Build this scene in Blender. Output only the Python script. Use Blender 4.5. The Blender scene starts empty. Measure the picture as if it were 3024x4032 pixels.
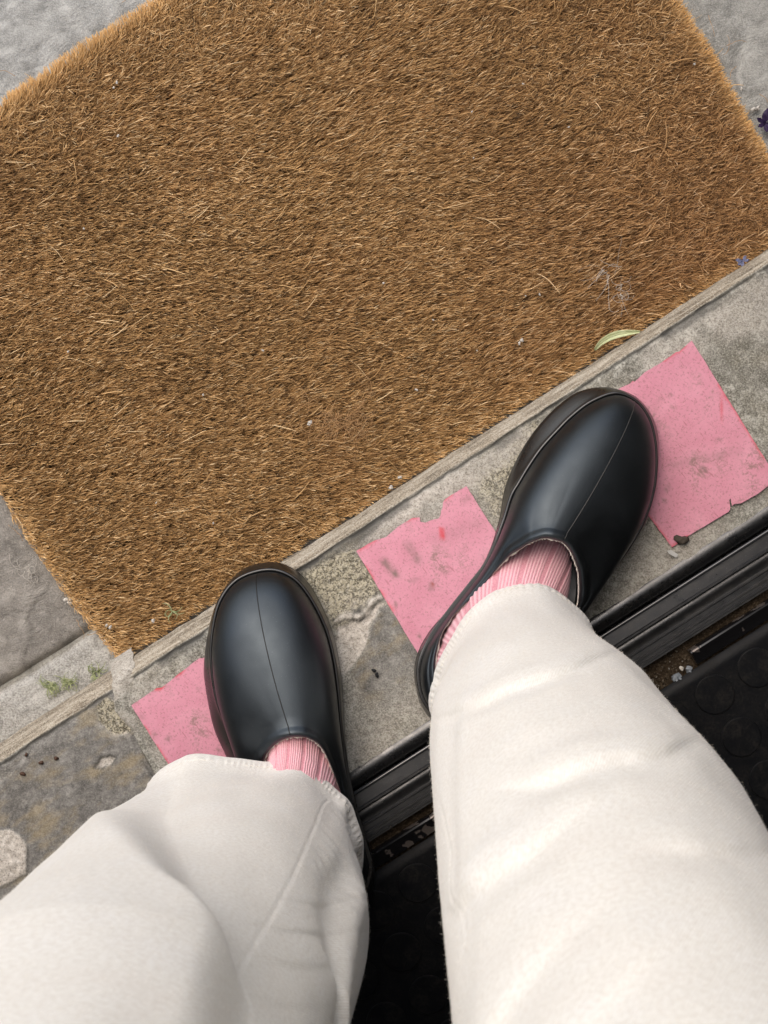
import bpy, math, random
import numpy as np
from mathutils import Vector

random.seed(7)
RNG = np.random.default_rng(11)
SC = bpy.context.scene
COL = SC.collection

# ------------------------------------------------------------------ camera, sky, sun, exposure
CAM_H = 1.20                      # the phone is held about chest high, looking straight down
FPX = 5376.0                      # focal length in photo pixels (48 mm on a 36 mm tall frame)
cam_d = bpy.data.cameras.new('camera')
cam = bpy.data.objects.new('camera', cam_d)
COL.objects.link(cam)
cam.location = (0, 0, CAM_H)
cam.rotation_euler = (0, 0, 0)
cam_d.sensor_fit = 'VERTICAL'
cam_d.sensor_height = 36.0
cam_d.lens = 48.0
cam_d.clip_start = 0.02
cam_d.clip_end = 500
cam_d.dof.use_dof = True
cam_d.dof.focus_distance = 1.10
cam_d.dof.aperture_fstop = 16
SC.camera = cam

SUN_EL = math.radians(58)
SUN_AZ_DIR = (-0.62, 0.78)        # horizontal direction towards the sun (out over the street)
world = bpy.data.worlds.new('World')
SC.world = world
world.use_nodes = True
wn = world.node_tree
bg = wn.nodes['Background']
sky = wn.nodes.new('ShaderNodeTexSky')
sky.sky_type = 'NISHITA'
sky.sun_disc = False
sky.sun_elevation = SUN_EL
sky.sun_rotation = math.atan2(SUN_AZ_DIR[0], SUN_AZ_DIR[1])
sky.air_density = 1.0
sky.dust_density = 4.0
sky.ozone_density = 1.0
hs = wn.nodes.new('ShaderNodeHueSaturation')
hs.inputs['Saturation'].default_value = 1.0      # overcast: the cloud takes most of the blue away
wn.links.new(sky.outputs[0], hs.inputs['Color'])
wn.links.new(hs.outputs[0], bg.inputs[0])
bg.inputs[1].default_value = 0.15

sun_d = bpy.data.lights.new('sun', 'SUN')
sun_d.energy = 0.85
sun_d.angle = math.radians(75)
sun_d.color = (1.0, 0.93, 0.80)
sun = bpy.data.objects.new('sun', sun_d)
COL.objects.link(sun)
_d = Vector((SUN_AZ_DIR[0]*math.cos(SUN_EL), SUN_AZ_DIR[1]*math.cos(SUN_EL), math.sin(SUN_EL)))
sun.rotation_euler = _d.to_track_quat('Z', 'Y').to_euler()
sun.location = (-2, 3, 5)

SC.view_settings.view_transform = 'Standard'
SC.view_settings.look = 'None'
SC.view_settings.gamma = 1
SC.view_settings.exposure = 0.63

# ------------------------------------------------------------------ helpers
def P(px, py, z):
    """point at height z seen at a pixel of the photograph"""
    k = (CAM_H - z)/FPX
    return ((px-1512.0)*k, (2016.0-py)*k, z)

SA = math.radians(32.4)
ES = np.array([math.cos(SA), math.sin(SA)])
ET = np.array([-math.sin(SA), math.cos(SA)])
ORG = np.array([0.0, -0.193])
def st(s, t):
    s = np.asarray(s, float); t = np.asarray(t, float)
    return np.stack([ORG[0]+s*ES[0]+t*ET[0], ORG[1]+s*ES[1]+t*ET[1]], -1)
def to_st(xy):
    d = np.asarray(xy, float)[..., :2]-ORG
    return np.stack([d@ES, d@ET], -1)
def Fst(px, py, z):
    return to_st(np.array(P(px, py, z))[:2])

_TAB = RNG.random((64, 256, 256))
def vnoise(x, y, seed=0):
    T = _TAB[seed % 64]
    xi = np.floor(x).astype(int); yi = np.floor(y).astype(int)
    fx = x-xi; fy = y-yi
    fx = fx*fx*fx*(fx*(fx*6-15)+10); fy = fy*fy*fy*(fy*(fy*6-15)+10)
    a = T[xi & 255, yi & 255]; b = T[(xi+1) & 255, yi & 255]
    c = T[xi & 255, (yi+1) & 255]; d = T[(xi+1) & 255, (yi+1) & 255]
    return (a*(1-fx)+b*fx)*(1-fy)+(c*(1-fx)+d*fx)*fy
def fbm(x, y, seed=0, octv=5, gain=0.5):
    s = 0; a = 1; n = 0
    for o in range(octv):
        s = s+a*(vnoise(x*2**o+17.3*o, y*2**o+5.1*o, seed+o)-0.5); n += a; a *= gain
    return s/n*2
def sstep(a, b, x):
    t = np.clip((x-a)/(b-a), 0, 1)
    return t*t*(3-2*t)

def poly_sd(xy, poly):
    """signed distance to a polygon, positive inside"""
    xy = np.asarray(xy, float); poly = np.asarray(poly, float)
    n = len(poly); d = np.full(xy.shape[:-1], 1e9); ins = np.zeros(xy.shape[:-1], bool)
    for i in range(n):
        a = poly[i]; b = poly[(i+1) % n]; e = b-a
        w = xy-a
        h = np.clip((w@e)/(e@e+1e-12), 0, 1)
        d = np.minimum(d, np.linalg.norm(w-h[..., None]*e, axis=-1))
        c = ((a[1] > xy[..., 1]) != (b[1] > xy[..., 1]))
        with np.errstate(divide='ignore', invalid='ignore'):
            xc = a[0]+(xy[..., 1]-a[1])*e[0]/(e[1] if abs(e[1]) > 1e-12 else 1e-12)
        ins ^= c & (xy[..., 0] < xc)
    return np.where(ins, d, -d)
def line_d(xy, pl):
    """distance and signed side to an open polyline"""
    xy = np.asarray(xy, float); pl = np.asarray(pl, float)
    best = np.full(xy.shape[:-1], 1e9); side = np.zeros(xy.shape[:-1]); par = np.zeros(xy.shape[:-1])
    for i in range(len(pl)-1):
        a = pl[i]; b = pl[i+1]; e = b-a; w = xy-a
        h = np.clip((w@e)/(e@e+1e-12), 0, 1)
        dd = np.linalg.norm(w-h[..., None]*e, axis=-1)
        cr = e[0]*w[..., 1]-e[1]*w[..., 0]
        m = dd < best
        best = np.where(m, dd, best); side = np.where(m, np.sign(cr), side)
        par = np.where(m, (i+h)/(len(pl)-1), par)
    return best, side, par
def crom(pts, n, closed=True):
    """Catmull-Rom through pts (any dimension), n samples"""
    p = np.asarray(pts, float); m = len(p)
    u = np.arange(n)/n*m if closed else np.linspace(0, m-1-1e-9, n)
    i = np.floor(u).astype(int); f = (u-i)[:, None]
    g = (lambda k: p[k % m]) if closed else (lambda k: p[np.clip(k, 0, m-1)])
    a, b, c, d = g(i-1), g(i), g(i+1), g(i+2)
    return 0.5*(2*b+(c-a)*f+(2*a-5*b+4*c-d)*f**2+(3*b-a-3*c+d)*f**3)

def link(name, data, parent=None, mat=None, **props):
    o = bpy.data.objects.new(name, data)
    COL.objects.link(o)
    if parent: o.parent = parent
    if mat is not None: data.materials.append(mat)
    for k, v in props.items(): o[k] = v
    return o
def mesh(name, verts, faces, parent=None, mat=None, smooth=True, attrs=None, **props):
    me = bpy.data.meshes.new(name)
    verts = np.asarray(verts, dtype=np.float32).reshape(-1, 3)
    if isinstance(faces, np.ndarray):
        nf, k = faces.shape
        me.vertices.add(len(verts)); me.vertices.foreach_set('co', verts.ravel())
        me.loops.add(nf*k); me.loops.foreach_set('vertex_index', faces.astype(np.int32).ravel())
        me.polygons.add(nf); me.polygons.foreach_set('loop_start', np.arange(0, nf*k, k, dtype=np.int32))
        me.update(calc_edges=True)
    else:
        me.from_pydata([tuple(map(float, v)) for v in verts], [], faces)
    for k, a in (attrs or {}).items():
        a = np.asarray(a, dtype=np.float32)
        if a.ndim == 1:
            at = me.attributes.new(k, 'FLOAT', 'POINT'); at.data.foreach_set('value', a)
        else:
            at = me.attributes.new(k, 'FLOAT_VECTOR', 'POINT'); at.data.foreach_set('vector', a.ravel())
    me.polygons.foreach_set('use_smooth', [smooth]*len(me.polygons))
    me.validate(); me.update()
    return link(name, me, parent, mat, **props)
def gfaces(nu, nv, closed_u=False):
    """quads of a grid of nv rows of nu vertices"""
    iu = np.arange(nu if closed_u else nu-1); iv = np.arange(nv-1)
    U, V = np.meshgrid(iu, iv)
    a = V*nu+U; b = V*nu+(U+1) % nu
    return np.stack([a, b, b+nu, a+nu], -1).reshape(-1, 4)
def tubes(paths, radii, sides=5, taper=0.5):
    """closed thin tubes along several paths; verts, faces"""
    V = []; F = []
    for path, r in zip(paths, radii):
        p = np.asarray(path, float); n = len(p); base = len(V)
        for i in range(n):
            t = p[min(i+1, n-1)]-p[max(i-1, 0)]
            t = t/(np.linalg.norm(t)+1e-12)
            a = np.cross(t, [0.31, 0.17, 0.94]); a /= np.linalg.norm(a)+1e-12
            b = np.cross(t, a)
            rr = r*(1-(1-taper)*i/(n-1))
            for k in range(sides):
                w = 2*math.pi*k/sides
                V.append(p[i]+rr*(math.cos(w)*a+math.sin(w)*b))
        for i in range(n-1):
            for k in range(sides):
                k2 = (k+1) % sides
                F.append((base+i*sides+k, base+i*sides+k2, base+(i+1)*sides+k2, base+(i+1)*sides+k))
        F.append(tuple(base+k for k in range(sides))[::-1])
        F.append(tuple(base+(n-1)*sides+k for k in range(sides)))
    return V, F
def thing(name, label, cat, loc=(0, 0, 0), group=None):
    o = bpy.data.objects.new(name, None)
    COL.objects.link(o); o.location = loc; o.empty_display_size = 0.02
    o['label'] = label; o['category'] = cat
    if group: o['group'] = group
    return o
def pebble(center, r, seed, flat=0.6, nu=12, nv=7, rough=0.35):
    """an irregular closed lump: verts and faces"""
    g = np.random.default_rng(seed); ph = g.random(6)*6.28; V = []; F = []
    yaw = g.random()*6.28; el = 0.75+0.5*g.random()
    for j in range(nv+1):
        th = math.pi*j/nv
        for i in range(nu):
            f = 2*math.pi*i/nu
            k = 1+rough*(math.sin(2*f+ph[0])*math.sin(th+ph[1])*0.5+math.sin(3*f+2*th+ph[2])*0.35+math.sin(5*th+f+ph[3])*0.25)
            x = math.sin(th)*math.cos(f)*k*el; y = math.sin(th)*math.sin(f)*k
            V.append((center[0]+r*(x*math.cos(yaw)-y*math.sin(yaw)), center[1]+r*(x*math.sin(yaw)+y*math.cos(yaw)), center[2]+r*flat*math.cos(th)*k))
    for j in range(nv):
        for i in range(nu):
            a = j*nu+i; b = j*nu+(i+1) % nu
            F.append((a, a+nu, b+nu, b))
    return V, F

# ------------------------------------------------------------------ materials
class M:
    def __init__(s, name, rough=0.8, spec=0.3):
        s.m = bpy.data.materials.new(name); s.m.use_nodes = True
        s.t = s.m.node_tree; s.b = s.t.nodes['Principled BSDF']
        s.b.inputs['Roughness'].default_value = rough
        s.b.inputs['Specular IOR Level'].default_value = spec
        s.tc = s.t.nodes.new('ShaderNodeTexCoord')
    def n(s, k): return s.t.nodes.new('ShaderNode'+k)
    def set(s, sock, v):
        if isinstance(v, bpy.types.NodeSocket): s.t.links.new(v, sock)
        elif isinstance(v, (tuple, list)): sock.default_value = (*v, 1) if len(v) == 3 and sock.type == 'RGBA' else v
        else: sock.default_value = v
    def pos(s, scale=(1, 1, 1), rot=0.0):
        mp = s.n('Mapping'); s.t.links.new(s.tc.outputs['Object'], mp.inputs[0])
        if rot:                        # turn into the rotated frame first, then stretch
            mp.vector_type = 'TEXTURE'; mp.inputs['Scale'].default_value = tuple(1/q for q in scale); mp.inputs['Rotation'].default_value = (0, 0, -rot)
        else: mp.inputs['Scale'].default_value = scale
        return mp.outputs[0]
    def noise(s, scale, detail=4, rough=0.6, vec=None, dist=0.0):
        q = s.n('TexNoise'); s.set(q.inputs['Vector'], vec or s.tc.outputs['Object'])
        q.inputs['Scale'].default_value = scale; q.inputs['Detail'].default_value = detail
        q.inputs['Roughness'].default_value = rough; q.inputs['Distortion'].default_value = dist
        return q.outputs['Fac']
    def vor(s, scale, feature='F1', vec=None):
        q = s.n('TexVoronoi'); q.feature = feature; s.set(q.inputs['Vector'], vec or s.tc.outputs['Object'])
        q.inputs['Scale'].default_value = scale
        return q.outputs['Distance']
    def wave(s, scale, vec, dist=0.0, dscale=1.0):
        q = s.n('TexWave'); s.set(q.inputs['Vector'], vec)
        q.inputs['Scale'].default_value = scale; q.inputs['Distortion'].default_value = dist; q.inputs['Detail Scale'].default_value = dscale
        return q.outputs['Fac']
    def ramp(s, fac, stops):
        r = s.n('ValToRGB'); s.set(r.inputs[0], fac); e = r.color_ramp.elements
        while len(e) < len(stops): e.new(0.5)
        for el, (p, c) in zip(e, stops):
            el.position = p
            el.color = (c, c, c, 1) if isinstance(c, (int, float)) else (*c, 1)
        return r.outputs[0]
    def mix(s, fac, a, b, mode='MIX'):
        q = s.n('Mix'); q.data_type = 'RGBA'; q.blend_type = mode
        s.set(q.inputs[0], fac); s.set(q.inputs[6], a); s.set(q.inputs[7], b)
        return q.outputs[2]
    def math(s, op, a, b=0.0):
        q = s.n('Math'); q.operation = op; s.set(q.inputs[0], a); s.set(q.inputs[1], b)
        return q.outputs[0]
    def attr(s, name, vec=False):
        q = s.n('Attribute'); q.attribute_name = name
        return q.outputs['Vector' if vec else 'Fac']
    def color(s, c): s.set(s.b.inputs['Base Color'], c); return s
    def rough(s, v): s.set(s.b.inputs['Roughness'], v); return s
    def bump(s, h, strength=0.3, dist=0.002):
        q = s.n('Bump'); q.inputs['Strength'].default_value = strength; q.inputs['Distance'].default_value = dist
        s.set(q.inputs['Height'], h); s.t.links.new(q.outputs[0], s.b.inputs['Normal']); return s

def stone_mat(name, dark, mid, light, grain=900, warm=None, sp=0.3):
    m = M(name, 0.86, 0.25)
    big = m.noise(9, 5, 0.6); med = m.noise(60, 6, 0.7); fine = m.noise(grain, 3, 0.7)
    c = m.ramp(big, [(0.36, dark), (0.5, mid), (0.64, light)])
    c2 = m.ramp(med, [(0.3, dark), (0.5, mid), (0.68, light)])
    c = m.mix(0.55, c, c2)
    if warm: c = m.mix(m.ramp(m.noise(14, 4, 0.6), [(0.5, 0.0), (0.68, 0.55)]), c, warm)
    c = m.mix(m.ramp(fine, [(0.46, 0.0), (0.66, sp)]), c, tuple(min(1, x*1.35) for x in light))
    c = m.mix(m.ramp(fine, [(0.34, sp), (0.46, 0.0)]), c, tuple(x*0.5 for x in dark))
    c = m.mix(m.math('MULTIPLY', m.attr('ridge'), m.ramp(med, [(0.35, 0.85), (0.6, 0.15)])), c, tuple(x*0.45 for x in dark))
    c = m.mix(m.attr('lip'), c, tuple(min(1, x*1.15) for x in light))
    m.color(c)
    m.bump(m.math('ADD', m.math('MULTIPLY', m.noise(38, 7, 0.68, dist=0.6), 2.2), m.math('MULTIPLY', fine, 0.3)), 0.9, 0.003)
    return m.m
MAT_FLAG = stone_mat('grey_flagstone', (0.17, 0.172, 0.158), (0.33, 0.328, 0.305), (0.54, 0.535, 0.50))
MAT_FLAG_BROWN = stone_mat('brown_grey_flagstone', (0.14, 0.13, 0.115), (0.25, 0.232, 0.205), (0.41, 0.385, 0.345))
MAT_CONCRETE = stone_mat('pale_concrete', (0.27, 0.258, 0.23), (0.42, 0.405, 0.37), (0.56, 0.55, 0.51), 600, None, 0.5)
MAT_MORTAR = stone_mat('pale_mortar', (0.26, 0.25, 0.22), (0.38, 0.365, 0.325), (0.54, 0.53, 0.48), 600)

def step_mat():
    """worn doorstep: grey cement skin, pale worn patches, dark slaty patches, streaked arris"""
    m = M('worn_doorstep_stone', 0.85, 0.25)
    med = m.noise(85, 8, 0.74, dist=0.4); fine = m.noise(750, 3, 0.75); big = m.noise(20, 6, 0.62); worm = m.noise(330, 4, 0.7, dist=0.8)
    med2 = m.math('ADD', m.math('MULTIPLY', med, 0.52), m.math('MULTIPLY', m.noise(300, 5, 0.78), 0.48))
    base = m.ramp(med2, [(0.40, (0.115, 0.110, 0.090)), (0.49, (0.255, 0.248, 0.213)), (0.57, (0.50, 0.49, 0.435))])
    base = m.mix(m.ramp(big, [(0.40, 0.75), (0.56, 0.0)]), base, (0.14, 0.134, 0.112))
    lich = m.mix(m.ramp(worm, [(0.44, 0.0), (0.56, 0.85)]), (0.10, 0.088, 0.06), (0.50, 0.455, 0.33))
    c = m.mix(m.attr('lichen'), base, lich)
    pale = m.ramp(m.noise(260, 5, 0.75), [(0.3, (0.31, 0.275, 0.23)), (0.5, (0.55, 0.505, 0.445)), (0.66, (0.74, 0.70, 0.64))])
    c = m.mix(m.attr('pale'), c, pale)
    slate = m.ramp(m.noise(110, 6, 0.72), [(0.3, (0.09, 0.086, 0.08)), (0.5, (0.18, 0.173, 0.16)), (0.7, (0.32, 0.31, 0.285))])
    ochre = m.mix(m.ramp(m.noise(24, 4, 0.6, vec=m.pos((1, 2.2, 1), -SA)), [(0.5, 0.0), (0.66, 0.6)]), slate, (0.33, 0.265, 0.155))
    c = m.mix(m.attr('slate'), c, ochre)
    stre = m.noise(52, 6, 0.7, vec=m.pos((0.5, 6.5, 1), -SA), dist=0.5)
    arr = m.ramp(stre, [(0.32, (0.12, 0.095, 0.066)), (0.48, (0.285, 0.24, 0.178)), (0.66, (0.50, 0.45, 0.365))])
    c = m.mix(m.attr('arris'), c, arr)
    c = m.mix(m.ramp(fine, [(0.50, 0.0), (0.64, 0.48)]), c, (0.60, 0.575, 0.50))
    c = m.mix(m.ramp(fine, [(0.36, 0.55), (0.48, 0.0)]), c, (0.06, 0.053, 0.043))
    c = m.mix(m.math('MULTIPLY', m.attr('slate'), 0.55), c, ochre)
    c = m.mix(m.attr('crack'), c, (0.07, 0.068, 0.062))
    m.color(c)
    m.bump(m.math('ADD', med, m.math('ADD', m.math('MULTIPLY', fine, 0.45), m.math('MULTIPLY', worm, 0.5))), 0.6, 0.0012)
    return m.m
MAT_STEP = step_mat()

def tape_mat():
    m = M('pink_vinyl_tape', 0.55, 0.35)
    c = m.ramp(m.noise(30, 4, 0.6), [(0.3, (0.60, 0.240, 0.315)), (0.7, (0.69, 0.315, 0.395))])
    c = m.mix(m.ramp(m.noise(420, 4, 0.7), [(0.55, 0.0), (0.68, 0.35)]), c, (0.78, 0.38, 0.44))
    d1 = m.ramp(m.noise(520, 4, 0.75, vec=m.pos((1, 1, 1), 0.7)), [(0.53, 0.0), (0.66, 0.6)])
    c = m.mix(d1, c, (0.27, 0.13, 0.13))
    d2 = m.math('MULTIPLY', m.ramp(m.noise(26, 3, 0.6), [(0.54, 0.0), (0.66, 1.0)]), m.ramp(m.noise(240, 5, 0.75), [(0.45, 0.0), (0.62, 0.8)]))
    c = m.mix(d2, c, (0.235, 0.155, 0.13))
    sc = m.ramp(m.noise(120, 2, 0.5, vec=m.pos((0.45, 3.2, 1), 0.95)), [(0.68, 0.0), (0.74, 0.5)])
    c = m.mix(sc, c, (0.33, 0.12, 0.135))
    c = m.mix(m.attr('scuff'), c, (0.16, 0.125, 0.10))
    c = m.mix(m.attr('raw'), c, (0.62, 0.045, 0.06))
    m.color(c); m.bump(m.noise(300, 4, 0.6), 0.25, 0.0006)
    return m.m
MAT_TAPE = tape_mat()

def rubber_mat(name, base, rough, dust=0.25, bumpy=0.0):
    m = M(name, rough, 0.5)
    d = m.ramp(m.noise(900, 3, 0.7), [(0.64, 0.0), (0.75, dust)])
    m.color(m.mix(d, base, (0.20, 0.19, 0.18)))
    m.rough(m.ramp(m.noise(45, 4, 0.6), [(0.3, max(0.05, rough-0.05)), (0.7, rough+0.07)]))
    if bumpy: m.bump(m.noise(1500, 2, 0.5), bumpy, 0.0004)
    return m.m
MAT_CLOG = rubber_mat('black_moulded_rubber', (0.0035, 0.0037, 0.0040), 0.44, 0.26, 0.16)
MAT_CLOG.node_tree.nodes['Principled BSDF'].inputs['Specular IOR Level'].default_value = 0.78
MAT_CLOG.node_tree.nodes['Principled BSDF'].inputs['Specular Tint'].default_value = (0.74, 0.88, 1.0, 1)   # blue of the sky put into the highlights of black rubber
MAT_SOLE = rubber_mat('black_sole_rubber', (0.011, 0.0105, 0.010), 0.30, 0.12, 0.08)
MAT_SOLE.node_tree.nodes['Principled BSDF'].inputs['Specular IOR Level'].default_value = 0.9
MAT_SEAM_DARK = rubber_mat('dark_mould_line', (0.003, 0.003, 0.003), 0.6, 0.0)
MAT_SEAM_LIGHT = rubber_mat('pale_mould_line', (0.035, 0.034, 0.032), 0.45, 0.0)  # seam line paler than the clog's own rubber

def sill_mat(name, rough, dirt):
    m = M(name, rough, 0.5)
    st_ = m.noise(60, 5, 0.7, vec=m.pos((0.25, 4, 1), -SA))
    m.b.inputs['Specular IOR Level'].default_value = 0.9
    d = m.math('MULTIPLY', m.ramp(st_, [(0.48, 0.0), (0.74, dirt)]), m.ramp(m.noise(200, 4, 0.7), [(0.4, 0.2), (0.65, 1.0)]))
    c = m.mix(d, (0.009, 0.0095, 0.0105), (0.07, 0.063, 0.053))
    c = m.mix(m.ramp(m.noise(1100, 2, 0.6), [(0.66, 0.0), (0.74, 0.45)]), c, (0.3, 0.29, 0.27))
    m.color(c); m.rough(m.ramp(m.noise(120, 4, 0.7), [(0.3, rough-0.08), (0.7, rough+0.14)]))
    m.bump(m.noise(400, 4, 0.6), 0.18, 0.0006)
    return m.m
MAT_SILL = sill_mat('black_sill_metal', 0.27, 0.25)
MAT_SILL_DULL = sill_mat('dull_black_sill', 0.34, 0.5)
MAT_GLOSS = M('polished_black_bead', 0.16, 0.8).color((0.03, 0.032, 0.035)).m
def strip_mat():
    m = M('chipped_black_paint', 0.12, 0.6)
    chip = m.ramp(m.noise(38, 3, 0.55), [(0.56, 0.0), (0.575, 1.0)])
    m.color(m.mix(chip, (0.008, 0.008, 0.009), (0.20, 0.175, 0.16)))
    m.rough(m.ramp(chip, [(0, 0.1), (1, 0.35)]))
    m.set(m.b.inputs['Metallic'], m.math('MULTIPLY', chip, 0.6))
    m.bump(chip, 0.4, -0.0004)
    return m.m
MAT_STRIP = strip_mat()
def floor_mat():
    m = M('black_studded_rubber', 0.5, 0.13)
    d = m.math('MULTIPLY', m.ramp(m.noise(50, 5, 0.7), [(0.42, 0.0), (0.62, 0.8)]), m.ramp(m.noise(420, 4, 0.75), [(0.42, 0.0), (0.62, 1.0)]))
    m.color(m.mix(d, (0.0040, 0.0046, 0.0058), (0.019, 0.0175, 0.0155)))
    m.rough(m.ramp(d, [(0, 0.42), (1, 0.8)])); m.bump(m.noise(260, 5, 0.7), 0.35, 0.001)
    return m.m
MAT_FLOOR = floor_mat()
def dirt_mat():
    m = M('packed_dirt', 0.95, 0.1)
    m.color(m.ramp(m.noise(420, 5, 0.8), [(0.3, (0.015, 0.011, 0.007)), (0.5, (0.045, 0.032, 0.02)), (0.7, (0.13, 0.10, 0.068))]))
    m.bump(m.noise(300, 5, 0.7), 1.0, 0.003)
    return m.m
MAT_DIRT = dirt_mat()

def cloth_mat():
    m = M('cream_cotton_twill', 0.92, 0.15)
    cv = m.attr('cloth', True)
    mp = m.n('Mapping'); m.t.links.new(cv, mp.inputs[0]); mp.inputs['Rotation'].default_value = (0, 0, math.radians(28))
    tw = m.wave(230, mp.outputs[0], 2.2, 1.5)
    slub = m.noise(420, 3, 0.6, vec=cv)
    blot = m.noise(26, 4, 0.55)
    c = m.ramp(blot, [(0.32, (0.775, 0.76, 0.715)), (0.5, (0.79, 0.785, 0.742)), (0.68, (0.80, 0.80, 0.77))])
    c = m.mix(m.ramp(tw, [(0.2, 0.34), (0.8, 0.0)]), c, (0.60, 0.555, 0.50))
    c = m.mix(m.ramp(slub, [(0.35, 0.42), (0.6, 0.0)]), c, (0.56, 0.52, 0.455))
    c = m.mix(m.ramp(m.noise(900, 2, 0.5), [(0.73, 0.0), (0.78, 0.5)]), c, (0.35, 0.30, 0.25))
    m.color(c)
    m.bump(m.math('ADD', m.math('MULTIPLY', tw, 0.6), slub), 0.32, 0.0008)
    m.b.inputs['Sheen Weight'].default_value = 0.25
    m.b.inputs['Sheen Roughness'].default_value = 0.5
    return m.m
MAT_CLOTH = cloth_mat()
MAT_THREAD = M('cream_thread', 0.8, 0.2).color((0.78, 0.74, 0.66)).m
def sock_mat():
    m = M('pink_ribbed_knit', 0.9, 0.15)
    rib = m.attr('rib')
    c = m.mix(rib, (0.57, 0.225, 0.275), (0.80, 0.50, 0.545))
    c = m.mix(m.ramp(m.noise(1200, 3, 0.7), [(0.45, 0.0), (0.68, 0.55)]), c, (0.86, 0.60, 0.63))
    c = m.mix(m.ramp(m.noise(1600, 2, 0.6), [(0.3, 0.4), (0.42, 0.0)]), c, (0.42, 0.10, 0.14))
    m.color(c)
    m.bump(m.noise(1300, 2, 0.6, vec=m.pos((1, 1, 1))), 0.5, 0.0008)
    m.b.inputs['Sheen Weight'].default_value = 0.2
    return m.m
MAT_SOCK = sock_mat()
MAT_LINING = M('cream_fleece_lining', 0.95, 0.1).color((0.66, 0.60, 0.54)).m

def coir_mat():
    m = M('coir_fibre', 0.62, 0.25)
    t = m.attr('tint'); e = m.attr('edge')
    c = m.ramp(t, [(0.0, (0.055, 0.032, 0.016)), (0.3, (0.235, 0.130, 0.050)), (0.6, (0.47, 0.275, 0.108)), (0.85, (0.70, 0.455, 0.21)), (1.0, (0.84, 0.62, 0.35))])
    c = m.mix(m.ramp(m.noise(9, 4, 0.6), [(0.48, 0.0), (0.66, 0.22)]), c, m.mix(0.5, c, (0.30, 0.125, 0.045)))
    c = m.mix(m.math('MULTIPLY', m.attr('worn'), 0.62), c, m.mix(1.0, c, (0.72, 0.60, 0.58), 'MULTIPLY'))
    c = m.mix(m.math('MULTIPLY', e, 0.75), c, (0.80, 0.50, 0.20))
    m.color(c)
    return m.m
MAT_COIR = coir_mat()
MAT_BACKING = M('dark_mat_backing', 0.95, 0.1).color((0.05, 0.03, 0.016)).m

# ------------------------------------------------------------------ setting: ground, paving, shop
def ground():
    n = 90; R = 60.0
    V = [(-R, -R, -0.03), (R, -R, -0.03), (R, R, -0.03), (-R, R, -0.03)]
    mesh('ground', V, [(0, 1, 2, 3)], None, MAT_CONCRETE, False, kind='structure')
ground()

def T1(s): return 0.1605+0.0105*np.asarray(s)+0.0012*fbm(np.asarray(s)*9+3, np.asarray(s)*0+1.7, 5, 4)+0.0006*fbm(np.asarray(s)*60, np.asarray(s)*0+4.7, 9, 3)
def band_w(s):
    return 0.0125-0.0055*np.clip(np.asarray(s), -0.5, 0.6)+0.0014*fbm(np.asarray(s)*11, np.asarray(s)*0+8.3, 14, 4)

pav = bpy.data.objects.new('pavement', None); COL.objects.link(pav); pav['kind'] = 'structure'
def slab(s0, s1, t0, t1, mat, name, z=0.0, seed=0, res=0.003, cleft=0.0036, skew=0.0):
    ns = int((s1-s0)/res)+1; nt = int((t1-t0)/res)+1
    S, T = np.meshgrid(np.linspace(s0, s1, ns), np.linspace(t0, t1, nt))
    d = np.minimum(np.minimum(S-s0, s1-S), np.minimum(T-t0, t1-T))
    wob = 0.002*fbm(S*18+seed, T*18, seed+3, 3)
    S2 = S+wob+skew*(T-t0); T2 = T+0.002*fbm(S*18, T*18+seed, seed+7, 3)
    L = fbm(S*7+seed*3.1, T*12+seed, seed+11, 4)
    q5 = L*5; terr = (np.floor(q5)+sstep(0.35, 0.65, q5-np.floor(q5)))/5+0.12*L                       # riven faces: thin layers
    fq = q5-np.floor(q5); rid = 0.8*np.exp(-((fq-0.40)/0.06)**2)*sstep(0.1, 0.5, vnoise(S*25, T*25, seed+6)); lp = 0.5*np.exp(-((fq-0.62)/0.07)**2)*sstep(0.35, 0.7, vnoise(S*30, T*30, seed+9))
    Z = z+cleft*terr+0.0008*fbm(S*55, T*55, seed+2, 4)
    Z = Z-0.007*(1-sstep(0, 0.007, d+0.002*fbm(S*40, T*40, seed+5, 3)))**2
    xy = st(S2, T2)
    V = np.concatenate([xy, Z[..., None]], -1).reshape(-1, 3)
    Fs = gfaces(ns, nt)
    # skirt
    ring = np.concatenate([np.arange(ns), np.arange(1, nt)*ns+ns-1, (nt-1)*ns+np.arange(ns-2, -1, -1), np.arange(nt-2, 0, -1)*ns])
    low = V[ring].copy(); low[:, 2] = -0.028
    b0 = len(V); m_ = len(ring); i = np.arange(m_); j = (i+1) % m_
    Fs = np.concatenate([Fs, np.stack([ring[j], ring[i], b0+i, b0+j], -1)])
    zz = np.zeros(m_)
    return mesh(name, np.concatenate([V, low]), Fs, pav, mat, True, {'ridge': np.concatenate([rid.ravel(), zz]), 'lip': np.concatenate([lp.ravel(), zz])})
sJ = Fst(0, 2715, 0)       # joint between the dark flag and the pale concrete margin
tJ = float(sJ[1])
slab(-1.30, 0.345, tJ+0.002, 0.40, MAT_FLAG_BROWN, 'paving_slab', 0.001, 1)
slab(-1.00, 0.345, 0.409, 1.05, MAT_FLAG, 'paving_slab', 0.002, 4)
slab(0.352, 1.15, tJ+0.002, 1.05, MAT_FLAG, 'paving_slab', 0.001, 8, 0.004)
slab(-1.30, 1.15, 0.165, tJ-0.001, MAT_CONCRETE, 'concrete_margin', 0.0, 12, 0.003, 0.0007)
V = np.concatenate([st([-1.3, 1.2, 1.2, -1.3], [0.17, 0.17, 1.06, 1.06]), np.full((4, 1), -0.006)], 1)
mesh('joint_bed', V, [(0, 1, 2, 3)], pav, MAT_MORTAR, False)

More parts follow.
